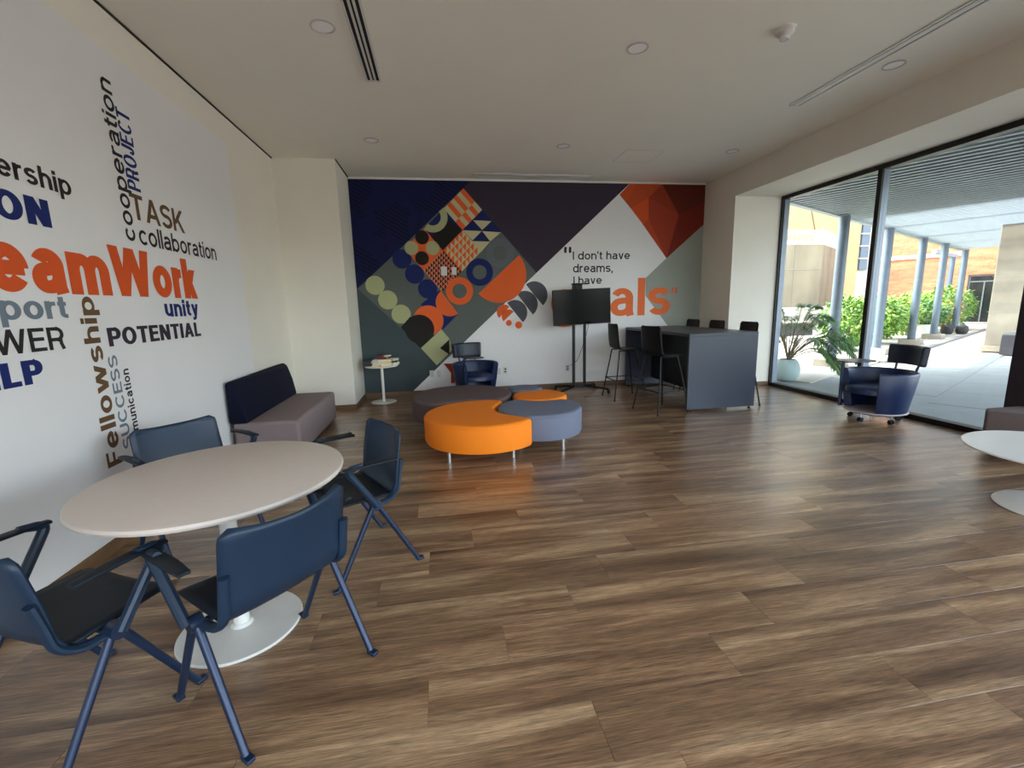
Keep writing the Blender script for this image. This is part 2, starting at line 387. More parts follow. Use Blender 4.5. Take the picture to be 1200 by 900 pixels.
# ================================================================== CEILING FITTINGS
def downlight(x, y, label):
    t = thing('downlight', label, 'ceiling light', (x, y, H), 0, 'recessed round downlights')
    MB().lathe([(.088, -.0005), (.09, -.006), (.078, -.009), (.074, -.004), (.074, 0)], n=28).build('rim', M_lamprim, t)
    MB().lathe([(.0001, -.003), (.05, -.0035), (.074, -.003)], n=28).build('lens', M_lens, t)
downlight(-.74, 3.88, 'round recessed downlight beside the striped slot vent above the sofa')
downlight(1.73, 3.89, 'round recessed downlight alone in the middle of the ceiling')
downlight(4.2, 3.89, 'round recessed downlight between the long slot vent and the window bulkhead')
downlight(-.72, 6.19, 'small round recessed downlight nearest the white wall pillar')
downlight(1.74, 6.19, 'small round recessed downlight in front of the mural by the short slot grille')
downlight(4.2, 6.19, 'small faint round downlight above the dark bar counter')
def slot_vent(label, x0, x1, y0, y1, along, n, dark):
    t = thing('slot_vent', label, 'vent', ((x0+x1)/2, (y0+y1)/2, H))
    cx, cy = (x0+x1)/2, (y0+y1)/2; hx, hy = (x1-x0)/2, (y1-y0)/2
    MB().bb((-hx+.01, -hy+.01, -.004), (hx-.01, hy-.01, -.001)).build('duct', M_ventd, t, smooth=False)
    w = .018
    fr = MB(); fr.bb((-hx, -hy, -.012), (-hx+w, hy, 0)); fr.bb((hx-w, -hy, -.012), (hx, hy, 0)); fr.bb((-hx+w, -hy, -.012), (hx-w, -hy+w, 0)); fr.bb((-hx+w, hy-w, -.012), (hx-w, hy, 0))
    fr.build('frame', M_vent, t, smooth=False)
    for i in range(n):
        if along == 'y':
            c = -hx+w+(2*hx-2*w)*(i+1)/(n+1); MB().bb((c-dark, -hy+w, -.011), (c+dark, hy-w, -.002)).build('blade', M_vent, t, smooth=False)
        else:
            c = -hy+w+(2*hy-2*w)*(i+1)/(n+1); MB().bb((-hx+w, c-dark, -.011), (hx-w, c+dark, -.002)).build('blade', M_vent, t, smooth=False)
slot_vent('white ceiling slot vent with wide black slots beside the white lettered wall', -.553, -.413, 1.6, 4.67, 'y', 2, .009)
slot_vent('long thin white slot vent parallel to the window bulkhead', 3.868, 3.995, 1.2, 4.75, 'y', 2, .014)
slot_vent('short grey slot grille in the ceiling above the colourful mural', .65, 2.58, 7.50, 7.60, 'x', 1, .009)
t = thing('smoke_detector', 'white round smoke detector hanging from the ceiling', 'smoke detector', (2.777, 3.516, H))
MB().lathe([(.0001, -.008), (.075, -.008), (.078, 0)], n=28).build('base_plate', M_vent, t)
MB().lathe([(.0001, -.075), (.032, -.075), (.036, -.07), (.036, -.055), (.068, -.03), (.07, -.008)], n=28).build('body', M_vent, t)
MB().lathe([(.02, -.0765), (.03, -.0765), (.03, -.0752)], n=20).build('sensor_ring', M_lamprim, t)
t = thing('access_hatch', 'square access hatch flush in the ceiling near the mural', 'hatch', (2.94, 6.53, H))
hb = MB(); hb.bb((-.28, -.26, -.002), (-.274, .26, 0)); hb.bb((.274, -.26, -.002), (.28, .26, 0)); hb.bb((-.28, .254, -.002), (.28, .26, 0)); hb.bb((-.28, -.26, -.002), (.28, -.256, 0))
hb.build('hatch_joint', M_lamprim, t, smooth=False)
MB().bb((-.273, -.255, -.0012), (.273, .253, 0)).build('hatch_panel', M_ceil, t, smooth=False)
# ================================================================== LETTERING AND MURALS
# grotesque lettering drawn stroke by stroke (cap height 1, x-height .74)
def arc(cx, cy, rx, ry, a0, a1, n=18):
    return [(cx+rx*math.cos(math.radians(a0+(a1-a0)*i/n)), cy+ry*math.sin(math.radians(a0+(a1-a0)*i/n))) for i in range(n+1)]
def glyph(c, w, q_=1.0):
    """-> (advance, list of strokes); a stroke = list of centre-line points, closed if last == first"""
    m = w/2; n_ = m*q_; X = .74; B = .68+max(0, w-.2)*.5            # bowl width
    def bowl(x0=0): return arc(x0+B/2, X/2, B/2-m, X/2-n_, 0, 360, 36)
    def S(wd, hh):
        yc = hh*.515; r = wd/2-m
        u = arc(wd/2, (hh-n_+yc)/2, r, (hh-n_-yc)/2, 24, 255, 22); l = arc(wd/2, (yc+n_)/2, r, (yc-n_)/2, 75, -156, 22)
        return u+l
    if c == ' ': return .36, []
    if c == 'o': return B, [bowl()]
    if c == 'c': return B-.05, [arc(B/2, X/2, B/2-m, X/2-n_, 42, 318, 30)]
    if c == 'e': return B-.01, [arc(B/2, X/2, B/2-m, X/2-n_, 0, 325, 34), [(m, X/2), (B-m*.6, X/2)]]
    if c == 'a':
        A_ = .64+max(0, w-.2)*.5; xr = A_-.03-m
        return A_, [arc((m+xr)/2+.01, X-n_-.17, (xr-m)/2-.01, .17, 158, 0, 16)+[(xr, .12), (xr+.03, 0)],
                    [(xr, X*.57)]+[(A_*.5, X*.55)]+arc(A_*.40, (X*.53+n_)/2, A_*.40-m, (X*.53-n_)/2, 95, 270, 14)+arc(A_*.44, n_+.16, xr-A_*.44, .16, 275, 350, 8)]
    if c == 'd': return B+.0, [bowl(), [(B-m, 0), (B-m, 1)]]
    if c == 'b': return B, [bowl(), [(m, 0), (m, 1)]]
    if c == 'p': return B, [bowl(), [(m, -.27), (m, X)]]
    if c == 'g': return B, [bowl(), [(B-m, X), (B-m, -.02)]+arc(B/2, -.05, B/2-m, .22-m, 0, -155, 14)]
    def arch(x0, wd, h0=0): return [(x0+m, h0), (x0+m, X-m-.2)]
    if c in 'nh': return .62, [[(m, 0), (m, X if c == 'n' else 1)], arc(.31, X-n_-.22, .31-m, .22, 170, 0, 14)+[(.62-m, 0)]]
    if c == 'm': return 1.0, [[(m, 0), (m, X)], arc((m+.5)/2, X-n_-.2, (.5-m)/2, .2, 170, 0, 12)+[(.5, 0)], arc((1.5-m)/2, X-n_-.2, (.5-m)/2, .2, 170, 0, 12)+[(1.0-m, 0)]]
    if c == 'u': return .62, [[(.62-m, X), (.62-m, 0)], [(m, X)]+arc(.31, m+.22, .31-m, .22, 180, 350, 14)]
    if c == 'r': return .40, [[(m, 0), (m, X)], arc(.30, X-m-.24, .30-m, .24, 170, 88, 9)+[(.40, X-m)]]
    if c == 'i': return w, [[(m, 0), (m, X)], [(m, 1-w*1.0), (m, 1)]]
    if c == 'l': return w, [[(m, 0), (m, 1)]]
    if c == 't': return .36, [[(.13+m*.3, .93)]+arc(.13+m*.3+.14, m+.12, .14, .12, 180, 275, 8)+[(.36, m)], [(0, X-m), (.35, X-m)]]
    if c == 'k': return .64, [[(m, 0), (m, 1)], ('H', (.62-m*1.2, X), (m*1.5, .24)), ('H', (.24+m*.3, .42), (.62-m*1.15, 0))]
    if c == 's': return .60, [S(.60, X)]
    if c == 'v': return .62, [('H', (m*1.05, X), (.31, 0)), ('H', (.62-m*1.05, X), (.31, 0))]
    if c == 'w': q = .95+w*.6; return q, [('H', (m*1.05, X), (q*.27, 0)), ('H', (q*.5, X), (q*.27, 0)), ('H', (q*.5, X), (q*.73, 0)), ('H', (q-m*1.05, X), (q*.73, 0))]
    if c == 'y': return .62, [('H', (m*1.05, X), (.32, 0)), ('H', (.62-m*1.05, X), (.26, -.16)), [(.29, -.10), (.23, -.27+m), (.06, -.27+m)]]
    if c == ',': return w*1.1, [[(m, w), (m, 0), (m*.4, -.15)]]
    if c == '\u2019': return w, [[(m, 1), (m, 1-w), (m*.4, 1-w-.13)]]
    if c in '\u201c\u201d':
        k = 1 if c == '\u201d' else -1; g = w*1.9
        return w+g, [[(m+o_, 1-(0 if k > 0 else .26)), (m+o_, 1-w if k > 0 else 1-.26+w), (m-.4*m*k+o_, 1-.28 if k > 0 else 1.02)] for o_ in (0, g)]
    # capitals
    if c == 'T': return .66, [[(0, 1-n_), (.66, 1-n_)], [(.33, 0), (.33, 1)]]
    if c == 'L': return .56, [[(m, 1), (m, 0)], [(m, n_), (.56, n_)]]
    if c == 'I': return w, [[(m, 0), (m, 1)]]
    if c == 'E': return .62, [[(m, 0), (m, 1)], [(m, n_), (.62, n_)], [(m, 1-n_), (.61, 1-n_)], [(m, .52), (.57, .52)]]
    if c == 'F': return .58, [[(m, 0), (m, 1)], [(m, 1-n_), (.58, 1-n_)], [(m, .50), (.53, .50)]]
    if c == 'H': return .72, [[(m, 0), (m, 1)], [(.72-m, 0), (.72-m, 1)], [(m, .52), (.72-m, .52)]]
    if c == 'N': return .72, [[(m, 0), (m, 1)], [(.72-m, 0), (.72-m, 1)], ('H', (m*1.15, 1), (.72-m*1.15, 0))]
    if c == 'A': return .80, [('H', (m*1.05, 0), (.40, 1)), ('H', (.80-m*1.05, 0), (.40, 1)), [(.20, .30), (.60, .30)]]
    if c == 'V': return .78, [('H', (m*1.05, 1), (.39, 0)), ('H', (.78-m*1.05, 1), (.39, 0))]
    if c == 'K': return .74, [[(m, 0), (m, 1)], ('H', (.72-m*1.3, 1), (m*1.6, .34)), ('H', (.30, .58), (.74-m*1.15, 0))]
    if c == 'W': q = 1.0+w*.9; return q, [('H', (m*1.05, 1), (q*.27, 0)), ('H', (q*.5, 1), (q*.27, 0)), ('H', (q*.5, 1), (q*.73, 0)), ('H', (q-m*1.05, 1), (q*.73, 0))]
    if c in 'PR':
        yb = .45; r = (1-n_-yb)/2; bow = [(m, 1-n_), (.40, 1-n_)]+arc(.40, yb+r, .26-m+.02, r, 90, -90, 14)+[(m, yb)]
        st_ = [[(m, 0), (m, 1)], bow]
        if c == 'R': st_.append([(.36, yb), (.52, yb-.06), (.60-m, .26), (.66-m*.7, 0)])
        return (.66 if c == 'P' else .70), st_
    if c == 'O': return .80, [arc(.40, .5, .40-m, .5-n_, 0, 360, 40)]
    if c == 'C': return .76, [arc(.40, .5, .40-m, .5-n_, 40, 320, 34)]
    if c == 'U': return .70, [[(m, 1)]+arc(.35, m+.30, .35-m, .30, 180, 360, 18)+[(.70-m, 1)]]
    if c == 'S': return .68, [S(.68, 1)]
    if c == 'J': return .54, [[(.54-m, 1)]+arc(.27, m+.24, .27-m, .24, 0, -180, 14)+[(m, .34)]]
    return .5, []
def stroke_faces(pts, w, vs, fs, ratio=1.0):
    if pts[0] == 'H':                       # slanted bar with ends cut level
        (x0, y0), (x1, y1) = pts[1:]; d = Vector((x1-x0, y1-y0)).normalized(); hx_ = w/2/max(.35, abs(d.y)); o = len(vs)
        vs += [(x0-hx_, y0), (x0+hx_, y0), (x1+hx_, y1), (x1-hx_, y1)]; fs.append((o, o+1, o+2, o+3)); return
    P = [Vector(p) for p in pts]; closed = (P[0]-P[-1]).length < 1e-6
    if closed: P = P[:-1]
    n = len(P); o = len(vs); m = w/2
    for i in range(n):
        a = P[i-1] if (i > 0 or closed) else None; b = P[(i+1) % n] if (i < n-1 or closed) else None
        if a is None: t = (b-P[i]).normalized(); nr = Vector((-t.y, t.x)); k = 1
        elif b is None: t = (P[i]-a).normalized(); nr = Vector((-t.y, t.x)); k = 1
        else:
            t0 = (P[i]-a).normalized(); t1 = (b-P[i]).normalized(); t = (t0+t1)
            t = t.normalized() if t.length > 1e-6 else t0
            nr = Vector((-t.y, t.x)); k = min(1.5, 1/max(.2, nr.dot(Vector((-t0.y, t0.x)))))
        vs.append((P[i].x+nr.x*m*k, P[i].y+nr.y*m*k*ratio)); vs.append((P[i].x-nr.x*m*k, P[i].y-nr.y*m*k*ratio))
    for i in range(n if closed else n-1):
        j = (i+1) % n; fs.append((o+2*i, o+2*i+1, o+2*j+1, o+2*j))
def text_data(body, w=.13, gap=None, ratio=1.0):
    """flat stroked text -> list of words, each (verts (x, y, layer), faces)"""
    gap = gap if gap is not None else .085; out = [([], [])]; x = 0; lay = 0
    for c in body:
        if c == ' ': out.append(([], []))
        adv, sts = glyph(c, w, ratio)
        for q, s in enumerate(sts):
            if c in '\u201c\u201d' and q: out.append(([], []))
            V, Fc = out[-1]; n0 = len(V); vs = []; fs = []; stroke_faces(s, w, vs, fs, ratio)
            V += [(p[0]+x, p[1], lay) for p in vs]; Fc += [tuple(i+n0 for i in f) for f in fs]; lay = (lay+1) % 5
        x += adv+(gap if c != ' ' else 0)
    return out
def lettering(body, place, m, parent, u0, u1, v0, v1, w=.13, vis=None, gap=None):
    """ink of `vis` (the last letters of body) runs u0..u1; baseline v0, highest ink v1; place(u, v, layer) -> point"""
    ratio = 1.0
    for _ in range(3):
        q = [v for wd in text_data(vis or body, w, gap, ratio) for v in wd[0]]
        width = max(v[0] for v in q)-min(v[0] for v in q); top = max(v[1] for v in q)
        sx = (u1-u0)/width; sy = (v1-v0)/top; ratio = min(1.0, max(.6, sx/sy))*(.8 if w >= .19 else 1)
    words = text_data(body, w, gap, ratio); x0 = max(v[0] for wd in words for v in wd[0])-width
    for vs, fs in words:
        if not vs: continue
        mb = MB(); mb.v = [tuple(place(u0+(v[0]-x0)*sx, v0+v[1]*sy, v[2])) for v in vs]; mb.f = fs
        mb.build('lettering', m, parent, smooth=False)

def flat(name, c, n=.02): return mat(name, c, .75, 0, .2, noise=n, nscale=3)
INK_o = flat('print_orange_red', rgb(206, 84, 38)); INK_n = flat('print_navy', rgb(30, 42, 98)); INK_k = flat('print_black', rgb(44, 40, 40))
INK_b = flat('print_brown', rgb(98, 74, 48)); INK_g = flat('print_slate_grey', rgb(112, 122, 132)); INK_p = flat('print_charcoal_plum', rgb(52, 44, 56))
# ---- left wall word cloud
lw = thing('word_mural', 'pale wall panel covered with a large cloud of printed teamwork words', 'mural', (XL+.0015, 2.0, 0))
inv = Vector((-XL, -2.0, 0))
def LW(u, v, k): return (0.004+.00012*k, u-2.0, v)
pb = MB(); pb.bb((0, YN+.3-2.0, sk+.01), (.002, 5.55-2.0, 3.28)); pb.build('panel', M_vinyl, lw, smooth=False)
def yz(px, py): p = on_x(px, py, XL+.004); return p.y, p.z
def z1(a, b): return yz(a/3.214, 60+b/3.214)
def z2(a, b): return yz(a/3.461, 300+b/3.461)
def horiz(body, l, r, top, m, bold=0, vis=None, basev=None, gap=None):
    v0 = (l[1]+r[1])/2 if basev is None else basev
    lettering(body, LW, m, lw, l[0], r[0], v0, top[1], bold, vis, gap)
def vert(body, bot, topp, left, m, bold=0, vis=None, gap=None):
    # text runs upward; bot/top on the baseline (right-hand side); left = a point on the ascender line
    yb = (bot[0]+topp[0])/2
    lettering(body, lambda u, v, k: (0.004+.00012*k, -v-2.0, u), m, lw, bot[1], topp[1], -yb, -left[0], bold, vis, gap)
horiz('Leadership', z1(-12, 476), z1(270, 550-14), z1(124, 424), INK_k, 0.19, 'ership', gap=0.09)
horiz('VISION', z1(-20, 628), z1(196, 662), z1(150, 556), INK_n, 0.26, 'ON', gap=0.08)
vert('cooperation', z1(511, 718), z1(416, 116), z1(390, 270), INK_k, 0.155, gap=0.1)
vert('PROJECT', z1(526, 532), z1(489, 240), z1(462, 400), INK_n, 0.22, gap=0.08)
horiz('TASK', z1(499, 632), z1(697, 685), z1(600, 573), INK_b, 0.165, gap=0.06)
horiz('collaboration', z1(528, 731), z1(816, 786), z1(604, 674), INK_k, 0.15, gap=0.09)
horiz('TeamWork', z2(-45, 149), z2(803, 170), yz(118.5, 285), INK_o, 0.27, 'eamWork', gap=0.05)
horiz('Support', z2(4, 264), z2(278, 250), z2(243, 166), INK_g, 0.21, 'port', gap=0.08)
horiz('unity', z2(672, 246), z2(807, 243), z2(770, 178), INK_n, 0.22, gap=0.08)
horiz('POTENTIAL', z2(443, 366), z2(816, 325), z2(640, 276), INK_p, 0.235, gap=0.07)
horiz('POWER', z2(-20, 405), z2(268, 377), z2(180, 287), INK_k, 0.155, 'WER', gap=0.09)
horiz('HELP', z2(15, 543), z2(184, 509), z2(130, 416), INK_n, 0.26, 'LP', gap=0.08)
vert('Fellowship', z2(494, 836), z2(378, 165), z2(340, 345), INK_b, 0.2, gap=0.1)
vert('SUCCESS', z2(533, 772), z2(474, 400), z2(450, 500), INK_g, 0.165, gap=0.09)
vert('communication', z2(577, 800), z2(521, 455), z2(508, 560), INK_k, 0.18, gap=0.12)

# ---- back wall mural
mu = thing('wall_mural', 'colourful geometric mural with orange goals quote covering the back wall', 'mural', (0, YB, 0))
def bw(px, py): p = on_y(px, py, YB); return (min(max(p.x, XP+.001), XR-.001), max(min(p.z, H-.03), sk))
def LY(k): return -.002-.0006*k
def mur(name, pts, m, k):
    mb = MB(); mb.v = [(x, LY(k), z) for x, z in pts]; mb.f = [tuple(range(len(pts)))]
    return mb.build(name, m, mu, smooth=False)
def zA(a, b): return bw(400+a/4.0917, 200+b/4.0917)
def zB(a, b): return bw(600+a/4.0917, 200+b/4.0917)
def z5(a, b): return bw(400+a/4.737, 370+b/4.737)
C_navy = mat('mural_navy', rgb(22, 26, 62), .75, 0, .2, c2=rgb(26, 32, 78), nscale=2.2)
nn = C_navy.node_tree.nodes; ll = C_navy.node_tree.links
wv = nn.new('ShaderNodeTexWave'); wv.inputs['Scale'].default_value = 5.5; wv.inputs['Distortion'].default_value = 0; wv.wave_profile = 'SAW'
mpw = nn.new('ShaderNodeMapping'); mpw.inputs['Rotation'].default_value = (0, math.radians(60), 0); tcw = nn.new('ShaderNodeTexCoord')
ll.new(tcw.outputs['Object'], mpw.inputs[0]); ll.new(mpw.outputs[0], wv.inputs[0])
gt = nn.new('ShaderNodeMath'); gt.operation = 'GREATER_THAN'; gt.inputs[1].default_value = .72; ll.new(wv.outputs['Fac'], gt.inputs[0])
chk = nn.new('ShaderNodeTexNoise'); chk.inputs['Scale'].default_value = 1.6; mpc = nn.new('ShaderNodeMapping'); mpc.inputs['Rotation'].default_value = (0, PI/4, 0)
ll.new(tcw.outputs['Object'], mpc.inputs[0]); ll.new(mpc.outputs[0], chk.inputs['Vector'])
gt2 = nn.new('ShaderNodeMath'); gt2.operation = 'GREATER_THAN'; gt2.inputs[1].default_value = .5; ll.new(chk.outputs['Fac'], gt2.inputs[0])
ml = nn.new('ShaderNodeMath'); ml.operation = 'MULTIPLY'; ll.new(gt.outputs[0], ml.inputs[0]); ll.new(gt2.outputs[0], ml.inputs[1])
mxn = nn.new('ShaderNodeMix'); mxn.data_type = 'RGBA'; ll.new(ml.outputs[0], mxn.inputs['Factor'])
mxn.inputs['A'].default_value = (*rgb(24, 28, 68), 1); mxn.inputs['B'].default_value = (*rgb(10, 12, 30), 1); ll.new(mxn.outputs['Result'], nn['Principled BSDF'].inputs['Base Color'])
C_plum = flat('mural_plum', rgb(58, 50, 62)); C_slate = flat('mural_slate', rgb(66, 76, 78)); C_gg = flat('mural_grey_green', rgb(92, 98, 94))
C_white = mat('mural_white', rgb(226, 224, 222), .6, noise=.01); C_sage = flat('mural_sage', rgb(156, 162, 152))
C_ol = flat('mural_olive_cream', rgb(170, 172, 128)); C_cr = flat('mural_cream', rgb(196, 188, 146)); C_or = flat('mural_orange', rgb(224, 98, 46)); C_nv = flat('mural_deep_blue', rgb(28, 38, 92))
C_bk = flat('mural_black', rgb(38, 34, 32)); C_gr = flat('mural_grey', rgb(98, 104, 108)); C_lf = flat('mural_leaf_grey', rgb(84, 86, 92)); C_pk = flat('mural_salmon', rgb(206, 120, 92))
C_tx = flat('mural_text_black', rgb(48, 48, 54)); C_go = flat('mural_goal_orange', rgb(232, 116, 66)); C_red = flat('mural_brick_red', rgb(150, 50, 32))
TOP = 3.54
mur('field', [(XP+.001, sk), (XR-.001, sk), (XR-.001, TOP), (XP+.001, TOP)], C_white, 0)
def diag(t): a = bw(738, 215); b = bw(484.5, 458); return (a[0]+(b[0]-a[0])*t, a[1]+(b[1]-a[1])*t)
dA = on_y(738, 215, YB); dB = on_y(484.5, 458, YB); sl_ = (dB.z-dA.z)/(dB.x-dA.x)
def dx(z): return dA.x+(z-dA.z)/sl_
mur('field', [(XP+.001, sk), (dx(sk), sk), (dx(TOP), TOP), (XP+.001, TOP)], C_slate, 1)
mur('field', [(XP+.001, zA(80, 567)[1]), zA(245, 410), zA(585, 85), (zA(615, 40)[0], TOP), (XP+.001, TOP)], C_navy, 2)
mur('field', [zA(585, 85), (zA(615, 40)[0], TOP), (dx(TOP), TOP), (dx(zA(935, 490)[1]), zA(935, 490)[1])], C_plum, 2)
mur('band', [zA(80, 567), zA(245, 410), zA(585, 85), (dx(zA(935, 490)[1]), zA(935, 490)[1]), (dx(z5(530, 272)[1]), z5(530, 272)[1]), zA(285, 755)], C_gg, 3)
def disc(name, c, e, m, k, a0=0, a1=360, hole=None, n=36):
    cx, cz = c; r = math.hypot(e[0]-cx, e[1]-cz)
    if hole is None:
        pts = [(cx+r*math.cos(math.radians(a0+(a1-a0)*i/n)), cz+r*math.sin(math.radians(a0+(a1-a0)*i/n))) for i in range(n if a1-a0 == 360 else n+1)]
        return mur(name, pts, m, k)
    mb = MB(); q = r*hole
    for i in range(n+1):
        t = math.radians(a0+(a1-a0)*i/n); mb.v += [(cx+r*math.cos(t), LY(k), cz+r*math.sin(t)), (cx+q*math.cos(t), LY(k), cz+q*math.sin(t))]
    mb.f = [(2*i, 2*i+1, 2*i+3, 2*i+2) for i in range(n)]
    return mb.build(name, m, mu, smooth=False)
def half(name, p, q, side, m, k):
    """half disc whose flat edge runs p-q; side=+1 bulges to the left of p->q"""
    cx, cz = (p[0]+q[0])/2, (p[1]+q[1])/2; r = math.hypot(q[0]-p[0], q[1]-p[1])/2; a = math.degrees(math.atan2(q[1]-cz, q[0]-cx))
    return disc(name, (cx, cz), (cx+r, cz), m, k, a, a+180*side) if side > 0 else disc(name, (cx, cz), (cx+r, cz), m, k, a-180, a)
mur('tile', [z5(555, 75), z5(442, 180), z5(530, 275), z5(615, 190), z5(600, 128)], C_ol, 4)
mur('triangle', [z5(600, 130), z5(548, 180), z5(600, 216)], C_bk, 5)
mur('tile', [zA(380, 640), zA(470, 575), zA(562, 685), zA(487, 762)], C_nv, 4)
disc('circle', zA(418, 718), zA(490, 718), C_or, 5)
disc('circle', zA(376, 760), zA(446, 760), C_bk, 6)
mur('tile', [zA(285, 752), zA(330, 700), zA(446, 790), zA(380, 852)], C_bk, 5.5)
for x, y in ((162, 550), (223, 620), (287, 688)): disc('circle', zA(x, y), zA(x+46, y), C_ol, 5)
for x, y in ((291, 424), (351, 496), (414, 567)): disc('circle', zA(x, y), zA(x+46, y), C_nv, 5)
half('half_disc', zA(478, 578), zA(560, 685), -1, C_or, 6)
disc('ring', zA(567, 577), zA(632, 577), C_or, 6, hole=.53)
disc('ring', zA(663, 487), zA(727, 487), C_nv, 6, hole=.52)
disc('ring', zA(762, 395), zA(830, 395), C_gr, 5, hole=.5)
half('half_disc', zA(658, 590), zA(852, 405), -1, C_or, 6)
for p, q in (((885, 546), (966, 646)), ((842, 590), (918, 690)), ((795, 634), (870, 727))): half('half_disc', zA(*p), zA(*q), 1, C_lf, 4)
half('half_disc', zA(806, 652), zA(757, 706), -1, C_or, 4); half('half_disc', zA(826, 676), zA(778, 722), -1, C_or, 4)
disc('circle', zA(803, 730), zA(817, 730), C_or, 4); half('half_disc', zA(862, 728), zA(838, 752), -1, C_or, 4); half('half_disc', zA(838, 752), zA(862, 728), -1, C_or, 4)
# quilt tiles
def T(i, j, u, v):                     # tile (i, j), local 0..1
    a = (585+90*(i+u)-94*(j+v), 85+103*(i+u)+96.5*(j+v)); return zA(*a)
def quad(m, i, j, u0, u1, v0, v1, k, name='tile'): return mur(name, [T(i, j, u0, v0), T(i, j, u1, v0), T(i, j, u1, v1), T(i, j, u0, v1)], m, k)
def multi(name, polys, m, k):
    mb = MB()
    for p in polys: mb.add([(x, LY(k), z) for x, z in p], [tuple(range(len(p)))])
    return mb.build(name, m, mu, smooth=False)
quad(C_cr, 0, 0, 0, 1, 0, 1, 5)
ps = []
for r in range(6):
    a, b = (0, .62) if r % 2 == 0 else (.62, 1); ps.append([T(0, 0, a, r/6), T(0, 0, b, r/6), T(0, 0, b, (r+1)/6), T(0, 0, a, (r+1)/6)])
multi('stripe', ps, C_or, 6)
quad(C_nv, 1, 0, 0, 1, 0, 1, 5)
multi('triangle', [[zA(632, 238), zA(720, 242), zA(675, 285)], [zA(675, 290), zA(764, 296), zA(714, 340)], [zA(583, 286), zA(673, 290), zA(629, 335)], [zA(626, 338), zA(714, 340), zA(670, 390)]], C_cr, 6)
quad(C_nv, 0, 1, 0, 1, 0, 1, 5)
mur('tile', [zA(487, 383), zA(430, 318), zA(520, 238), zA(581, 287)], C_bk, 6)
disc('ring', zA(437, 222), zA(509, 222), C_ol, 7, -128, 38, hole=.55)
quad(C_or, 0, 2, 0, 1, 0, 1, 5)
for x, y, m in ((336, 371, C_ol), (438, 371, C_ol), (387, 320, C_bk), (387, 420, C_bk)): disc('circle', zA(x, y), zA(x+33, y), m, 6)
quad(C_cr, 1, 1, 0, 1, 0, 1, 5)
ps = []
for a in range(5):
    for b in range(5): u, v, d = a/5, b/5, .2; ps.append([T(1, 1, u, v), T(1, 1, u, v+d), T(1, 1, u+d, v+d)])
multi('triangle_pattern', ps, C_or, 6)
quad(C_bk, 1, 2, 0, 1, 0, 1, 5)
ps = []
for a in range(8):
    for b in range(8): u, v, d = a/8, b/8, .125; ps.append([T(1, 2, u, v), T(1, 2, u, v+d), T(1, 2, u+d, v+d)])
multi('triangle_pattern', ps, C_pk, 6)
# right-hand side: faceted orange diamond and sage area
sage = MB(); sage.v = [(x, LY(1), z) for x, z in (zB(918, 258), zB(740, 420), zB(640, 515), zB(640, 600), zB(745, 742), (zB(830, 860)[0], sk), (XR-.001, sk))]; sage.f = [tuple(range(7))]
sage.build('field', C_sage, mu, smooth=False)
fc = [((515, 115), (565, 62), (600, 65), (548, 150), (198, 80, 38)), ((600, 65), (720, 68), (655, 130), (570, 182), (548, 150), (184, 76, 40)), ((655, 130), (570, 182), (625, 255), (655, 232), (206, 84, 38)),
      ((720, 68), (800, 212), (655, 130), (150, 58, 34)), ((720, 68), (930, 70), (925, 150), (800, 212), (102, 42, 30)), ((655, 130), (800, 212), (740, 420), (655, 232), (160, 62, 40)),
      ((655, 232), (740, 420), (625, 255), (186, 74, 40)), ((800, 212), (925, 150), (922, 258), (740, 420), (124, 44, 30)), ((515, 115), (548, 150), (570, 182), (168, 64, 34))]
for i, f_ in enumerate(fc):
    *ps_, c_ = f_; pp = [zB(*q) for q in ps_]
    pp = [(min(x, XR-.001), TOP if q[1] < 75 else z) for (x, z), q in zip(pp, ps_)]
    mur('facet', pp, flat('mural_facet_%d' % i, rgb(*c_)), 3)
mur('triangle', [bw(519.7, 426), bw(533, 426), bw(533, 449), bw(528.6, 449), bw(528.6, 437)], C_red, 2)
def BW(u, v, k): return (u, LY(4.5)-.00012*k, v)
def btext(body, l, r, top, m, bold, vis=None, gap=None):
    lettering(body, BW, m, mu, l[0], r[0], (l[1]+r[1])/2, top[1], bold, vis, gap)
btext('I don\u2019t have', zB(291, 428), zB(565, 423), zB(400, 387), C_tx, 0.15, gap=0.1)
btext('dreams,', zB(292, 489), zB(482, 485), zB(305, 447), C_tx, 0.15, gap=0.1)
btext('I have', zB(294, 545), zB(430, 542), zB(330, 507), C_tx, 0.15, gap=0.1)
btext('\u201c', zB(250, 468), zB(286, 467), zB(268, 364), C_tx, 0.2)
btext('goals', zB(470, 698), zB(755, 690), zB(618, 514), C_go, 0.2, 'als', gap=0.09)
btext('\u201d', zB(760, 662), zB(787, 661), zB(775, 560), C_go, 0.12)
# ================================================================== ROUND TABLE AND ITS CHAIRS
t = thing('round_table', 'round warm white cafe table on a white disc pedestal among navy armchairs', 'table', (-1.024, 2.132, 0))
MB().lathe([(.0001, .743), (.505, .743), (.522, .750), (.526, .760), (.522, .771), (.512, .775), (.0001, .775)], n=72).build('tabletop', M_tabletop, t)
MB().lathe([(.036, .012), (.036, .74)], n=28).build('column', M_tablewhite, t)
MB().lathe([(.0001, 0), (.265, 0), (.268, .006), (.262, .012), (.05, .016), (.04, .03), (.036, .03)], n=64).build('base_disc', M_tablewhite, t)
MB().lathe([(.15, .742), (.15, .735), (.036, .725)], n=28).build('mounting_plate', M_tablewhite, t)

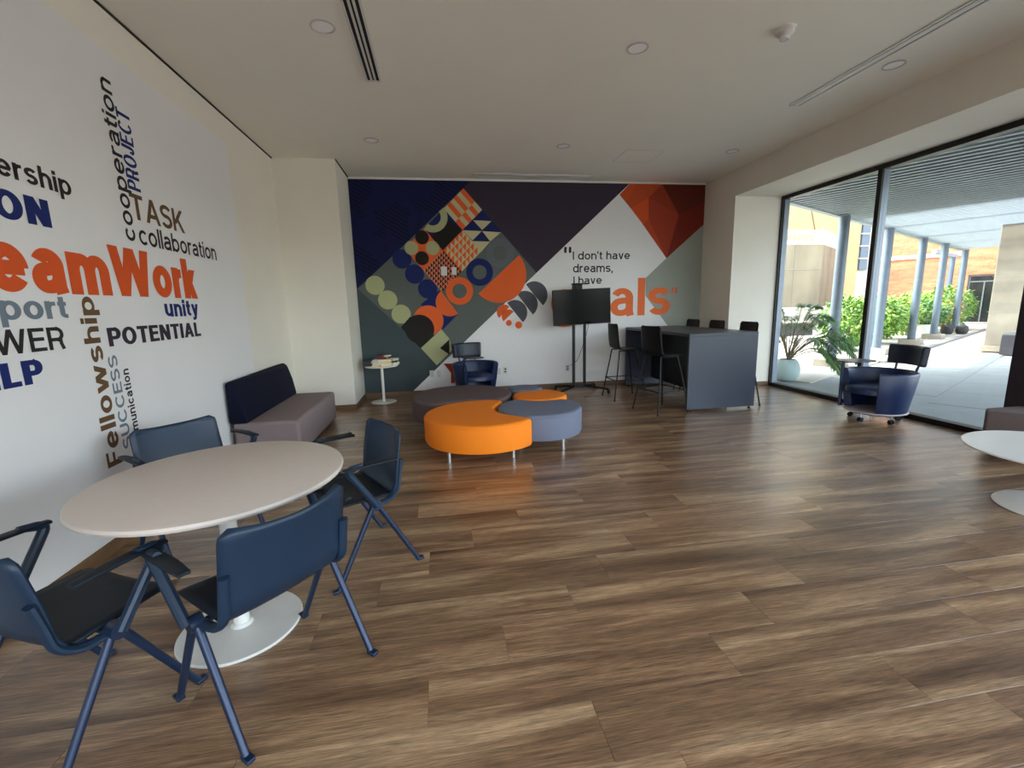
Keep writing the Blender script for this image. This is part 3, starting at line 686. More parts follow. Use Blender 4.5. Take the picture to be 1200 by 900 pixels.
def shell_sheet(path, hw, bow, n=14):
    """sheet swept along a side profile; hw(s) half width, bow(s) sideways curvature depth"""
    P = roundpath([(0, a, b) for a, b in path], .09, 7); N = len(P)-1
    L = [0]
    for i in range(N): L.append(L[-1]+(P[i+1]-P[i]).length)
    def fn(u, v):
        d = u*L[-1]; i = 0
        while i < N-1 and L[i+1] < d: i += 1
        q = (d-L[i])/max(1e-9, L[i+1]-L[i]); p = P[i].lerp(P[i+1], q); tn = (P[i+1]-P[i]).normalized(); nr = Vector((0, -tn.z, tn.y))
        w = hw(u); x = (2*v-1); return Vector((x*w, p.y, p.z))+nr*(-bow(u)*(1-x*x)) if False else Vector((x*w, p.y, p.z))+nr*(-bow(u)*(x*x))
    return fn
def corner(u, a, b, w0, r):            # half width with rounded ends
    w = w0
    if u < a: w = w0-r*(1-math.sqrt(max(0, 1-((a-u)/a)**2)))
    if u > 1-b: w = w0-r*(1-math.sqrt(max(0, 1-((u-1+b)/b)**2)))
    return w
def armchair():
    c = thing('armchair', '', 'chair')
    seat = MB().grid(shell_sheet([(.235, .425), (.20, .445), (.0, .44), (-.12, .435)], lambda u: corner(u, .12, .001, .235, .045), lambda u: .010), 14, 12)
    seat.build('seat', M_blueseat, c, solid=.011, ang=60)
    back = MB().grid(shell_sheet([(-.12, .435), (-.165, .49), (-.19, .60), (-.222, .70), (-.250, .785)], lambda u: corner(u, .001, .10, .250-.006*u, .035), lambda u: .012+.050*u), 18, 14)
    back.build('backrest', M_blue, c, solid=.011, ang=60)
    for s in (-1, 1):
        x = .268*s
        for fy in (.235, -.235):
            lg = MB().tube([(x, .012*(1 if fy > 0 else -1), .425), (x+.004*s, fy, .012)], [.0155, .0135], 12).build('leg', M_bluemet, c)
            MB().box((x+.004*s, fy+(.012 if fy > 0 else -.012), .008), (.03, .046, .016)).build('foot_cap', M_bluemet, lg, bevel=.004)
        MB().tube([(x-.02*s, 0, .43), (x+.024*s, 0, .43)], .03, 18).build('hub', M_bluemet, c)
        up = roundpath([(x+.026*s, 0, .43), (x+.045*s, .155, .672), (x+.05*s, .07, .69)], .03, 5)
        MB().tube(up, [.019]*(len(up)-1)+[.013], 10).build('arm_support', M_blue, c)
        MB().grid(lambda u, v, s=s: Vector((.318*s+(v-.5)*(.034+.018*math.sin(PI*min(1, max(0, u*.9+.05)))), .170-.29*u, .680+.006*math.sin(PI*u)-.003*(2*v-1)**2)), 10, 5).build('armrest', M_blueseat, c, solid=.012, bevel=.003)
        rail = [(x-.008*s, .02, .425), (x-.024*s, -.09, .42), (x-.028*s, -.15, .465), (x-.030*s, -.165, .56), (x-.031*s, -.182, .64)]
        MB().tube(roundpath(rail, .06, 5), .020, 10, flat=.75).build('back_rail', M_blue, c)
    MB().tube([(-.25, 0, .415), (.25, 0, .415)], .013, 10).build('crossbar', M_bluemet, c)
    return c
CA = 'navy armchairs around the white round table'
ch = armchair()
def face(fx, fy): return math.atan2(-fx, fy)
def setc(o, x, y, fx, fy, label): o.location = (x, y, 0); o.rotation_euler = (0, 0, face(fx, fy)); o['label'] = label; o['group'] = CA
setc(ch, -.733, 1.777, -.763, .645, 'navy armchair whose curved back faces us, directly in front of the white disc base')
copy_thing(ch, (-.543, 2.665, 0), face(-.862, -.506), 'navy armchair in side view between the round table and the orange ottoman', CA)
copy_thing(ch, (-1.405, 1.70, 0), face(.43, .90), 'navy armchair cut off by the picture edge, seat tucked under the round table', CA)
copy_thing(ch, (-1.60, 3.03, 0), face(.76, -.65), 'navy armchair behind the round table, beside the lettered wall and taupe sofa', CA)

# ================================================================== SOFA AND OTTOMANS
t = thing('sofa', 'taupe block sofa with navy back cushion against the lettered white wall', 'sofa', (-1.80, 5.53, 0))
MB().bb((-.30, -.80, .03), (.325, .82, .405)).build('seat', M_taupe, t, bevel=.035, seg=4)
bk = MB(); pr = [(-.33, .395), (-.15, .395), (-.185, .62), (-.235, .80), (-.275, .825), (-.33, .82)]
bk.v = [(x, y, z) for y in (-.80, .80) for x, z in pr]; n_ = len(pr)
bk.f = [tuple(range(n_)), tuple(reversed(range(n_, 2*n_)))]+[(i, i+n_, (i+1) % n_+n_, (i+1) % n_) for i in range(n_)]
bk.build('back_cushion', M_navyfab, t, bevel=.03, seg=4)
MB().bb((-.28, -.78, 0), (.28, .78, .035)).build('plinth', M_black, t, smooth=False)
t = thing('foot_bar', 'dark flat metal bar with pale end cap on the floor beside the sofa', 'bar', (-1.41, 5.35, 0), math.atan2(.276, .34))
MB().bb((-.02, -.028, .0), (.34, .028, .018)).build('bar', M_blackmet, t, bevel=.003)
MB().bb((.34, -.028, .0), (.375, .028, .018)).build('end_cap', M_outlet, t, bevel=.003)

def circ_pts(cx, cy, r, n=56): return [(cx+r*math.cos(2*PI*i/n), cy+r*math.sin(2*PI*i/n)) for i in range(n)]
def bitten(cx, cy, r, bx, by, br):
    """outline of a circle with a round bite, corners softened"""
    pts = []; N = 160
    for i in range(N):
        a = 2*PI*i/N; p = Vector((cx+r*math.cos(a), cy+r*math.sin(a)))
        d = p-Vector((bx, by))
        if d.length < br:
            # slide to the bite circle along the direction to this circle's centre
            o = Vector((cx, cy)); lo, hi = 0.0, 1.0
            for _ in range(24):
                m_ = (lo+hi)/2; q = p.lerp(o, m_)
                if (q-Vector((bx, by))).length < br: lo = m_
                else: hi = m_
            p = p.lerp(o, hi)
        pts.append(p)
    out = list(pts)
    for _ in range(3): out = [(out[i-1]+out[i]*2+out[(i+1) % N])/4 for i in range(N)]
    return [(p.x, p.y) for p in out]
def ottoman(label, cx, cy, outline, m, legs, h=.40, z0=.12):
    t = thing('ottoman', label, 'ottoman', (cx, cy, 0), 0, 'round upholstered ottomans nested in the middle')
    pts = [(x-cx, y-cy) for x, y in outline]; n = len(pts)
    nor = []
    for i in range(n):
        a, b = Vector(pts[i-1]), Vector(pts[(i+1) % n]); d = (b-a).normalized(); nor.append(Vector((d.y, -d.x)))
    rings = [(.05, z0), (.012, z0+.005), (.0, z0+.03), (.0, h-.035), (.004, h-.020), (.014, h-.007), (.03, h-.001), (.045, h)]
    mb = MB()
    for ins, z in rings: mb.v += [(p[0]-nn_.x*ins, p[1]-nn_.y*ins, z) for p, nn_ in zip(pts, nor)]
    for k in range(len(rings)-1):
        for i in range(n): j = (i+1) % n; mb.f.append((k*n+i, k*n+j, (k+1)*n+j, (k+1)*n+i))
    for base_, flip in ((0, True), ((len(rings)-1)*n, False)):
        for tri in tessellate_polygon([[Vector((mb.v[base_+i][0], mb.v[base_+i][1], 0)) for i in range(n)]]):
            a_, b_, c_ = [Vector(mb.v[base_+i][:2]) for i in tri]; up_ = (b_-a_).cross(c_-a_) > 0
            q_ = tri if up_ != flip else tuple(reversed(tri)); mb.f.append(tuple(base_+i for i in q_))
    mb.build('cushion', m, t, ang=50)
    pip = [(p[0], p[1], h-.036) for p in pts[::2]]
    MB().tube(pip, .0035, 6, closed=True).build('seam', m, t)
    for x, y in legs:
        MB().lathe([(.0001, 0), (.024, 0), (.024, .006), (.017, .012), (.016, z0+.01)], c=(x-cx, y-cy, 0), n=16).build('leg', M_chrome, t)
    return t
br_ = (.24, 5.70, .64); orn = (.40, 4.63, .615); gry = (1.045, 4.745, .465); sor = (1.19, 5.375, .335); blu = (1.10, 5.90, .24)
ottoman('largest ottoman, dark plum brown, behind the big orange one', br_[0], br_[1], bitten(*br_, orn[0], orn[1], .66), M_brownfab, [(-.2, 5.6), (-.1, 6.1), (.5, 6.1), (.7, 5.6)])
ottoman('big bright orange ottoman in front with two steel legs showing', orn[0], orn[1], bitten(*orn, gry[0], gry[1], .50), M_orange, [(.024, 4.185), (.654, 4.20), (.0, 4.95), (.55, 5.08)])
ottoman('grey blue ottoman beside the big orange one, nearest the bar counter', gry[0], gry[1], bitten(*gry, sor[0], sor[1], .37), M_greyfab, [(1.211, 4.38), (.80, 4.60), (.85, 5.02), (1.36, 4.86)])
ottoman('small orange ottoman squeezed between the two grey blue ones', sor[0], sor[1], bitten(*sor, blu[0], blu[1], .27), M_orange, [(1.0, 5.25), (1.4, 5.25), (1.2, 5.6)])
ottoman('smallest pale blue grey round ottoman at the back of the cluster', blu[0], blu[1], circ_pts(*blu), M_greyfab, [(1.0, 5.8), (1.2, 5.8), (1.1, 6.05)])

# ================================================================== SIDE TABLE WITH BOOKS
SX, SY = -.965, 7.42
t = thing('side_table', 'small white pedestal side table loaded with books by the white pillar', 'table', (SX, SY, 0))
TH = .605
MB().lathe([(.0001, TH-.022), (.25, TH-.022), (.262, TH-.012), (.262, TH-.004), (.255, TH), (.0001, TH)], n=48).build('tabletop', M_tablewhite, t)
MB().lathe([(.022, .01), (.022, TH-.02)], n=20).build('column', M_tablewhite, t)
MB().lathe([(.0001, 0), (.2, 0), (.2, .008), (.03, .014), (.022, .03)], n=40).build('base_disc', M_tablewhite, t)
BKG = 'books stacked on the small white side table'
def book(name_lab, x, y, z, w, d, h, rz, c, spine=0):
    col = mat('book_cover_%d' % len(MATS), rgb(*c), .5, noise=.04)
    b = thing('book', name_lab, 'book', (SX+x, SY+y, TH+z), rz, BKG)
    MB().bb((-w/2+.003, -d/2+.004, .003), (w/2-.004, d/2-.005, h-.004)).build('pages', M_pages, b, smooth=False)
    cv = MB(); cv.bb((-w/2, -d/2, 0), (w/2, d/2, .004)); cv.bb((-w/2, -d/2, h-.004), (w/2, d/2, h)); cv.bb((-w/2, -d/2, .004), (-w/2+.004, d/2, h-.004)); cv.build('cover', col, b, smooth=False)
M_pages = mat('book_pages', rgb(222, 208, 178), .8, noise=.05, nscale=60, stretch=(1, 1, 30))
book('black book at the bottom of the stack nearest the pillar', -.155, -.02, .0, .15, .20, .035, 1.50, (24, 26, 30))
book('dark slate book second from bottom in the stack nearest the pillar', -.155, -.02, .035, .15, .21, .03, 1.51, (44, 54, 62))
book('black hardback on top of the stack nearest the pillar', -.15, -.01, .065, .15, .2, .03, 1.56, (20, 22, 26))
book('orange tan paperback at the bottom of the pale stack above the table column', -.04, -.12, .0, .13, .19, .03, 2.9, (206, 160, 104))
book('cream paperback in the middle of the pale stack above the table column', -.04, -.12, .03, .13, .18, .025, 3.1, (222, 202, 166))
book('pale blue book in the pale stack above the table column', -.04, -.12, .055, .13, .19, .03, 2.8, (186, 204, 208))
book('white book on top of the pale stack above the table column', -.045, -.115, .085, .12, .18, .02, 3.05, (224, 224, 216))
book('cream book at the bottom of the middle stack', .075, -.09, .0, .12, .18, .035, 1.8, (214, 196, 156))
book('tan book in the middle stack under the red books', .075, -.085, .035, .12, .18, .04, 1.7, (206, 184, 140))
book('pale paperback just below the red books', .07, -.08, .075, .12, .17, .03, 1.9, (220, 204, 168))
book('dark red book resting across the stacks', .03, -.02, .112, .20, .15, .03, 1.50, (110, 30, 34))
book('maroon book on the very top of the pile', .01, -.01, .142, .17, .13, .025, 1.50, (84, 26, 30))
book('small white book beside the maroon one on top', .105, -.05, .142, .09, .12, .022, 2.9, (226, 216, 190))
book('white book at the bottom of the stack nearest the mural wall', .185, .02, .0, .12, .17, .04, 2.6, (220, 214, 196))
book('black book in the stack toward the middle of the mural', .17, .03, .04, .12, .18, .03, 1.52, (30, 28, 28))
book('pale cream book on top of the stack toward the mural', .175, .03, .07, .13, .17, .03, 2.7, (226, 216, 186))
book('grey magazine lying flat at the back of the table', -.05, .14, .0, .2, .16, .07, 1.56, (120, 118, 112))

# ================================================================== TUB CHAIRS
def arcshell(r0, r1, z0, z1, th, a, n=40):
    """curved wall open at the front (+Y); a = half opening"""
    mb = MB(); prof = [(r0, z0), (r0+(r1-r0)*.5+.006, (z0+z1)/2), (r1, z1-.03), (r1-.01, z1-.006), (r1-th*.5, z1), (r1-th+.01, z1-.006), (r1-th, z1-.03), (r0+(r1-r0)*.5-th, (z0+z1)/2), (r0-th, z0)]
    k = len(prof); m = n+1
    for i in range(m):
        q = PI/2+a+(2*PI-2*a)*i/n
        mb.v += [(r*math.cos(q), r*math.sin(q), z) for r, z in prof]
    for i in range(n):
        for h in range(k): mb.f.append((i*k+h, (i+1)*k+h, (i+1)*k+(h+1) % k, i*k+(h+1) % k))
    mb.f.append(tuple(reversed(range(k)))); mb.f.append(tuple(n*k+h for h in range(k)))
    return mb
def tub_chair():
    c = thing('tub_chair', '', 'chair')
    arcshell(.30, .375, .11, .615, .065, math.radians(50)).build('shell', M_leather, c, bevel=.006)
    n = 40; sh = MB(); out = []
    for i in range(n): q = 2*PI*i/n; out.append((.30*math.cos(q), .295*math.sin(q)+.03*max(0, math.sin(q))))
    s_ = MB()
    for ins, z in ((.02, .34), (.0, .35), (.0, .405), (.012, .425), (.05, .437), (.12, .44)): s_.v += [(x*(1-ins/.3), y*(1-ins/.3), z) for x, y in out]
    for k in range(5):
        for i in range(n): j = (i+1) % n; s_.f.append((k*n+i, k*n+j, (k+1)*n+j, (k+1)*n+i))
    s_.f.append(tuple(5*n+i for i in range(n))); s_.f.append(tuple(reversed(range(n))))
    s_.build('seat_cushion', M_leather, c, ang=50)
    MB().lathe([(.0001, .115), (.29, .115), (.318, .12), (.318, .132), (.29, .136), (.0001, .136)], n=48).build('base_shelf', M_lamprim, c)
    MB().lathe([(.0001, .10), (.26, .10), (.285, .116)], n=40).build('underbase', M_blackmet, c)
    a_ = math.radians(38)
    def hd(u, v):
        q = -PI/2+(u-.5)*2*a_; r = .395+.02*(v-.5); return Vector((r*math.cos(q), r*math.sin(q), .672+.235*v))
    MB().grid(hd, 18, 6).build('headrest', M_leatherd, c, solid=.075, bevel=.022, seg=3)
    for s in (-1, 1):
        q = -PI/2+s*.4; MB().tube([(.35*math.cos(q), .35*math.sin(q), .58), (.385*math.cos(q), .385*math.sin(q), .72)], .016, 10, flat=.6).build('headrest_bracket', M_blackmet, c)
    for k in range(5):
        q = PI/2+2*PI*k/5+.3; x, y = .245*math.cos(q), .245*math.sin(q)
        w = MB().tube([(x, y, .06), (x, y, .11)], .009, 10).build('caster', M_chrome, c)
        wh = MB()
        for s in (-1, 1): wh.tube([(x+s*.004*math.sin(q)+s*.006*math.sin(q), y-s*.010*math.cos(q), .0275), (x+s*.022*math.sin(q), y-s*.022*math.cos(q), .0275)], .0272, 16)
        wh.build('wheel', M_rubber, w)
    # tablet arm on the sitter's right (+X), post at the front end of the arm
    q = PI/2-math.radians(50)
    px_, py_ = .36*math.cos(q), .36*math.sin(q)
    MB().tube([(px_, py_, .13), (px_+.01, py_, .70)], .024, 12, flat=.7).build('tablet_post', M_bluemet, c)
    MB().tube([(px_+.01, py_, .70), (px_-.08, py_-.06, .71)], .014, 8).build('tablet_hinge', M_blackmet, c)
    tb = []
    for i in range(40):
        a = 2*PI*i/40; e = 3.0; cx_ = abs(math.cos(a))**(2/e)*(1 if math.cos(a) >= 0 else -1); sy_ = abs(math.sin(a))**(2/e)*(1 if math.sin(a) >= 0 else -1)
        tb.append((.13+.145*cx_-.02*sy_, .19+.21*sy_))
    MB().prism(tb, .715, .729).build('tablet', M_blacklam, c, bevel=.003)
    return c
TG = 'navy leather tub chairs with tablet arms'
tc_ = tub_chair(); tc_.location = (5.235, 4.60, 0); tc_.rotation_euler.z = face(-1.0, .12)
tc_['label'] = 'navy leather tub chair with tablet arm on casters by the window glass'; tc_['group'] = TG
tc2 = copy_thing(tc_, (.53, 7.17, 0), face(.32, -.95), 'navy leather tub chair against the mural wall behind the plum ottoman', TG)

# ================================================================== DISPLAY ON STAND
t = thing('display_stand', 'black twin pole wheeled stand holding the flat screen before the mural', 'stand', (2.35, 7.36, 0))
for x in (-.118, .075): MB().bb((x-.022, -.02, .10), (x+.022, .02, 1.84 if x < 0 else 1.70)).build('pole', M_blackmet, t, bevel=.004)
MB().bb((-.09, -.02, 1.60), (.03, .02, 1.84)).build('neck', M_blackmet, t, bevel=.004)
MB().bb((-.14, -.11, 1.82), (.13, .08, 1.835)).build('top_shelf', M_blackmet, t, bevel=.003)
for s in (-1, 1):
    l_ = MB().tube([(s*.08-.02, 0, .10), (s*.42-.02, -.30, .075)], .022, 8, flat=.8).build('foot', M_blackmet, t)
    MB().tube([(s*.42-.035, -.30, .035), (s*.42-.005, -.30, .035)], .035, 14).build('wheel', M_rubber, l_)
    l_ = MB().tube([(s*.08-.02, 0, .10), (s*.36-.02, .24, .075)], .022, 8, flat=.8).build('foot', M_blackmet, t)
    MB().tube([(s*.36-.035, .24, .035), (s*.36-.005, .24, .035)], .035, 14).build('wheel', M_rubber, l_)
MB().bb((-.16, -.025, .08), (.12, .025, .125)).build('crossbar', M_blackmet, t, bevel=.004)
t = thing('television', 'black flat screen television mounted on the stand, slightly tilted', 'television', (2.362, 7.325, 1.45)); t.rotation_euler = (0, math.radians(-1.6), 0)
MB().bb((-.50, -.025, -.293), (.50, .015, .293)).build('casing', M_black, t, bevel=.006)
MB().bb((-.49, -.0275, -.278), (.49, -.025, .283)).build('screen', M_screen, t, smooth=False)
cb = roundpath([(2.52, 7.40, 1.2), (2.50, 7.5, .95), (2.38, 7.62, .5), (2.30, 7.80, .40)], .15, 6)
tag(MB().tube(cb, .004, 6).build('power_cable', M_black), 'thin black cable hanging from the television to the wall socket', 'cable')

# ================================================================== BAR COUNTER AND STOOLS
CX0, CX1, CY0, CY1, CH = 3.275, 4.29, 5.52, 7.62, 1.068
t = thing('bar_counter', 'long dark grey high counter table with solid end panels, by the window wall', 'counter', ((CX0+CX1)/2, (CY0+CY1)/2, 0))
hx, hy = (CX1-CX0)/2, (CY1-CY0)/2
MB().bb((-hx, -hy, CH-.04), (hx, hy, CH)).build('worktop', M_blacklam, t, bevel=.002)
MB().bb((-hx, -hy, .03), (hx, -hy+.04, CH-.0405)).build('end_panel', M_blacklam, t, bevel=.002)
MB().bb((-hx, hy-.04, .03), (hx, hy, CH-.0405)).build('end_panel', M_blacklam, t, bevel=.002)
MB().bb((-.02, -hy+.041, .15), (.02, hy-.041, CH-.041)).build('modesty_panel', M_blacklam2, t, smooth=False)
for x in (-hx+.06, hx-.06):
    for y in (-hy+.02, hy-.02): MB().lathe([(.0001, 0), (.02, 0), (.02, .012), (.008, .016), (.008, .032)], c=(x, y, 0), n=14).build('levelling_foot', M_black, t)
def stool():
    c = thing('bar_stool', '', 'stool')
    sh = MB().grid(shell_sheet([(.20, .765), (.17, .785), (-.10, .775), (-.175, .80), (-.20, .92), (-.235, 1.185)], lambda u: corner(u, .10, .03, .215-.03*abs(u-.45), .03), lambda u: .012+.035*max(0, u-.5)), 26, 12)
    sh.build('shell', M_black, c, solid=.009, ang=60)
    for sx in (-1, 1):
        for sy in (-1, 1):
            lg = MB().tube([(sx*.155, sy*.14-.01, .772), (sx*.205, sy*.195-.0, .45), (sx*.262, sy*.262, .012)], .0105, 8).build('leg', M_blackmet, c)
            MB().lathe([(.0001, 0), (.014, 0), (.014, .02)], c=(sx*.262, sy*.262, 0), n=10).build('foot_cap', M_rubber, lg)
        MB().tube([(sx*.155, -.15, .768), (sx*.155, .13, .768)], .009, 8).build('seat_rail', M_blackmet, c)
    k_ = .235
    MB().tube([(-k_+.006, -k_+.006, .31), (k_-.006, -k_+.006, .31), (k_-.006, k_-.006, .31), (-k_+.006, k_-.006, .31)], .008, 8, closed=True).build('footrest', M_blackmet, c)
    return c
SG = 'black bar stools around the dark counter'
s0 = stool(); s0.location = (2.99, 5.72, 0); s0.rotation_euler.z = face(.97, .23); s0['group'] = SG
s0['label'] = 'black bar stool on the aisle side, the nearer of the two, overlapping the counter'
copy_thing(s0, (2.865, 6.69, 0), face(1, 0), 'black bar stool in profile next to the display stand', SG)
copy_thing(s0, (4.20, 5.88, 0), face(-1, .03), 'black bar stool at the window corner of the counter, one leg showing', SG)
copy_thing(s0, (4.20, 6.64, 0), face(-1, 0), 'black bar stool on the far side of the counter, middle backrest of three', SG)
copy_thing(s0, (4.19, 7.32, 0), face(-1, 0), 'black bar stool on the far side of the counter, backrest nearest the mural', SG)

# ================================================================== SOCKETS AND WALL CONTROLS
def plate(label, x, z, kind='wall_socket', dark=True, w=.075, h=.12):
    t = thing(kind, label, 'socket' if kind == 'wall_socket' else 'control', (x, YB-.0105, z))
    MB().bb((-w/2, -.008, -h/2), (w/2, 0, h/2)).build('plate', M_outlet, t, bevel=.003)
    if dark:
        for q in (-.022, .022): MB().bb((-.016, -.0095, q-.012), (.016, -.008, q+.012)).build('socket_face', M_lamprim if dark != 2 else M_black, t, smooth=False)
plate('pale wall socket near the white diagonal tip of the mural', -.18, .366)
plate('pale wall socket just beside the mural tub chair, toward the side table', -.065, .361)
plate('pale wall socket right next to the mural tub chair, toward the television', .99, .355)
plate('wall socket with dark outlets below the white area of the mural', 1.11, .365, dark=2)
plate('wall socket with plug behind the poles of the display stand', 2.258, .357, dark=2)
plate('white wall thermostat on the patterned tiles, the wider of the pair', .115, 2.10, 'wall_control', False, .10, .15)
plate('small white wall switch on the patterned tiles beside the thermostat', .285, 2.10, 'wall_control', False, .075, .125)

# ================================================================== LOW TABLE AND BENCH AT THE WINDOW
t = thing('low_table', 'low white round coffee table with disc base by the window post', 'table', (4.19, 2.27, 0))
MB().lathe([(.0001, .405), (.51, .405), (.54, .415), (.542, .42), (.535, .425), (.0001, .425)], n=72).build('tabletop', M_tablewhite, t)
MB().lathe([(.03, .01), (.03, .40)], n=24).build('column', M_tablewhite, t)
MB().lathe([(.0001, 0), (.33, 0), (.335, .006), (.325, .012), (.05, .018), (.03, .035)], n=64).build('base_disc', M_tablewhite, t)
t = thing('bench', 'dark taupe upholstered block bench in front of the dark window post', 'bench', (5.30, 3.0, 0))
poly = [(x-5.30, y-3.0) for x, y in ((5.06, 3.36), (5.30, 3.08), (5.30, 2.2), (5.60, 2.2), (5.60, 3.46), (5.20, 3.46))]
poly = poly[::-1] if sum((poly[i-1][0]*poly[i][1]-poly[i][0]*poly[i-1][1]) for i in range(6)) < 0 else poly
MB().prism(poly, .06, .405).build('cushion', M_taupe2, t, bevel=.02, seg=3)
MB().prism([(x*.9, y*.9+.0) for x, y in poly], 0, .06).build('plinth', M_black, t, smooth=False)
# ================================================================== OUTSIDE
# own building's upper storeys and roof (they shade the pavement next to the glass)
struct(box('facade_upper', (-6, YN-.15, H+.12), (XW+.16, 9.93, 7.6), M_band))
struct(box('facade_end', (XL-.15, YB+.15, -.02), (XW+.16, 9.93, H+.12), M_band))
gr = struct(MB().bb((XW+.12, -25, -.10), (70, 60, -.03)).build('ground', M_ground, smooth=False))
# concrete pavers next to the window (laid on the courtyard grid)
cachep = {}
pw, pl = .9, 1.2
for i in range(3, 17):
    for j in range(-9, 4):
        s_, t_ = i*pl+(.6 if j % 2 else 0), j*pw
        c = st(s_, t_)
        if c.x < XW+1.0 or c.x > 13.5 or t_ > 2.6 or s_ > 16 or c.y < -2: continue
        if 'm' not in cachep:
            o = MB().bb((-pl/2+.003, -pw/2+.003, -.028), (pl/2-.003, pw/2-.003, 0)).build('paver', M_paver, smooth=False); cachep['m'] = o.data
        else: o = bpy.data.objects.new('paver', cachep['m']); COL.objects.link(o)
        o.location = (c.x, c.y, 0); o.rotation_euler.z = A1; o.parent = gr
o = MB().bb((XW+.12, -4, -.03), (XW+1.75, 9.9, -.004)).build('threshold_paving', M_paver, gr, smooth=False)
# kerb strip along the walkway edge
kb = MB(); kb.bb((13.0, 2.90, -.03), (31.5, 3.02, .03)); k_ = kb.build('kerb', M_kerb, smooth=False, rz=A1); struct(k_)
bed = MB(); bed.bb((9.0, 3.02, -.03), (31.5, 9.5, .012)); struct(bed.build('planting_bed_paving', M_ground, smooth=False, rz=A1))

# canopy of louvres
cnp = thing('louvre_canopy', 'grey metal louvre canopy over the courtyard walkway outside the window', 'canopy', (0, 0, 0), A1)
ZC = 3.20
s_ = 6.2; k = 0; slatc = {}
while s_ < 24.9 and k < 290:
    tmax = min(3.62, (.88*s_-XW-.35)/.475); tmin = -1.6
    xmax_t = tmin
    if tmax > tmin+.3:
        L = tmax-tmin; key = round(L, 2)
        if key in slatc: o = bpy.data.objects.new('slat', slatc[key]); COL.objects.link(o)
        else:
            o = MB().box((0, 0, 0), (.075, L, .085)).build('slat', M_slat, smooth=False); slatc[key] = o.data
        o.location = (s_, (tmax+tmin)/2, ZC+.045); o.parent = cnp; k += 1
    s_ += .20
M_slatshade = mat('slat_shade_black', rgb(22, 24, 26), .8, noise=.03)  # near-black tone painted for the shade in the gaps between slats
MB().bb((8.3, 3.62, ZC-.02), (25.0, 3.72, ZC+.24)).build('edge_beam', M_slat, cnp, smooth=False)
for s2 in (11.57, 14.85, 18.1, 21.35, 24.6):
    MB().bb((s2-.04, -1.6, ZC+.19), (s2+.04, 3.62, ZC+.27)).build('cross_beam', M_slat, cnp, smooth=False)
rp = MB(); rp.v = [(6.2, -1.6, ZC+.28), (12.6, -1.6, ZC+.28), (12.6, 3.62, ZC+.28), (8.70, 3.62, ZC+.28), (6.2, -1.0, ZC+.28)]; rp.v += [(x, y, z+.03) for x, y, z in rp.v]; rp.f = [(0, 4, 3, 2, 1), (5, 6, 7, 8, 9)]+[(i, (i+1) % 5, (i+1) % 5+5, i+5) for i in range(5)]
rp.build('slat_shade_sheet', M_slatshade, cnp, smooth=False)  # dark sheet over the near slats only, cut short so sun passes beyond
# solid soffit linking to the brick building
MB().bb((24.9, -6, ZC+.02), (31.85, 2.6, ZC+.18)).build('soffit', M_slat, cnp, smooth=False)
MB().bb((24.9, 4.35, ZC-.05), (29.4, 4.5, ZC+.1)).build('tie_beam', M_slat, cnp, smooth=False)
CG = 'blue grey steel columns of the courtyard canopy'
def column(s, t_, label, r=.10):
    p = st(s, t_)
    c = thing('canopy_column', label, 'column', (p.x, p.y, 0), A1, CG)
    MB().tube([(0, 0, .16), (0, 0, ZC-.03)], r, 20).build('post', M_col, c)
    MB().bb((-.26, -.26, .012), (.26, .26, .17)).build('footing', M_foot, c, bevel=.01)
column(11.57, 3.53, 'blue grey steel column seen between the potted shrub and the window mullion')
column(14.7, 3.5, 'blue grey steel column just beyond the window mullion')
column(18.2, 3.5, 'blue grey steel column between the mullion and the tub chair headrest')
column(20.9, 3.45, 'blue grey steel column rising behind the tub chair headrest, by its block footing')
column(24.6, 3.47, 'last tall steel column before the brick entrance')
column(28.6, 4.42, 'slim column farthest back, against the brick facade')

# brick building with white band and dark glazed entrance
bb_ = thing('brick_building', 'orange brick building with white band and dark glazed entrance across the courtyard', 'building', (0, 0, 0), A1)
w_ = MB(); FS = 31.9
w_.bb((FS, -10, 0), (FS+8, 3.28, 8)); w_.bb((FS, 4.27, 0), (FS+8, 8.25, 8)); w_.bb((FS, 3.28, 2.42), (FS+8, 4.27, 8)); w_.bb((FS+.9, 3.28, 0), (FS+8, 4.27, 2.42))
w_.build('brick_wall', M_brick, bb_, smooth=False)
MB().bb((FS-.06, 4.6, 3.40), (FS, 8.25, 3.60)).build('white_band', M_band, bb_, smooth=False)
ent = MB(); ent.bb((FS+.1, 4.19, 0), (FS+.2, 4.27, 2.42)); ent.bb((FS+.1, 3.28, 2.34), (FS+.2, 4.19, 2.42)); ent.bb((FS+.1, 3.28, 0), (FS+.2, 3.34, 2.34)); ent.bb((FS+.1, 3.34, 2.06), (FS+.2, 4.19, 2.12)); ent.bb((FS+.1, 3.66, 0), (FS+.2, 3.71, 2.06))
dr = ent.build('entrance_frame', M_doorf, bb_, smooth=False)
for a, b, z0, z1_ in ((3.34, 3.66, .1, 2.06), (3.71, 4.19, .1, 2.06), (3.34, 4.19, 2.12, 2.34)): MB().bb((FS+.14, a, z0), (FS+.16, b, z1_)).build('glass_pane', M_doorg, dr, smooth=False)
MB().bb((FS-.5, 3.0, 0), (FS+.1, 4.5, .12)).build('step', M_kerb, bb_, smooth=False)

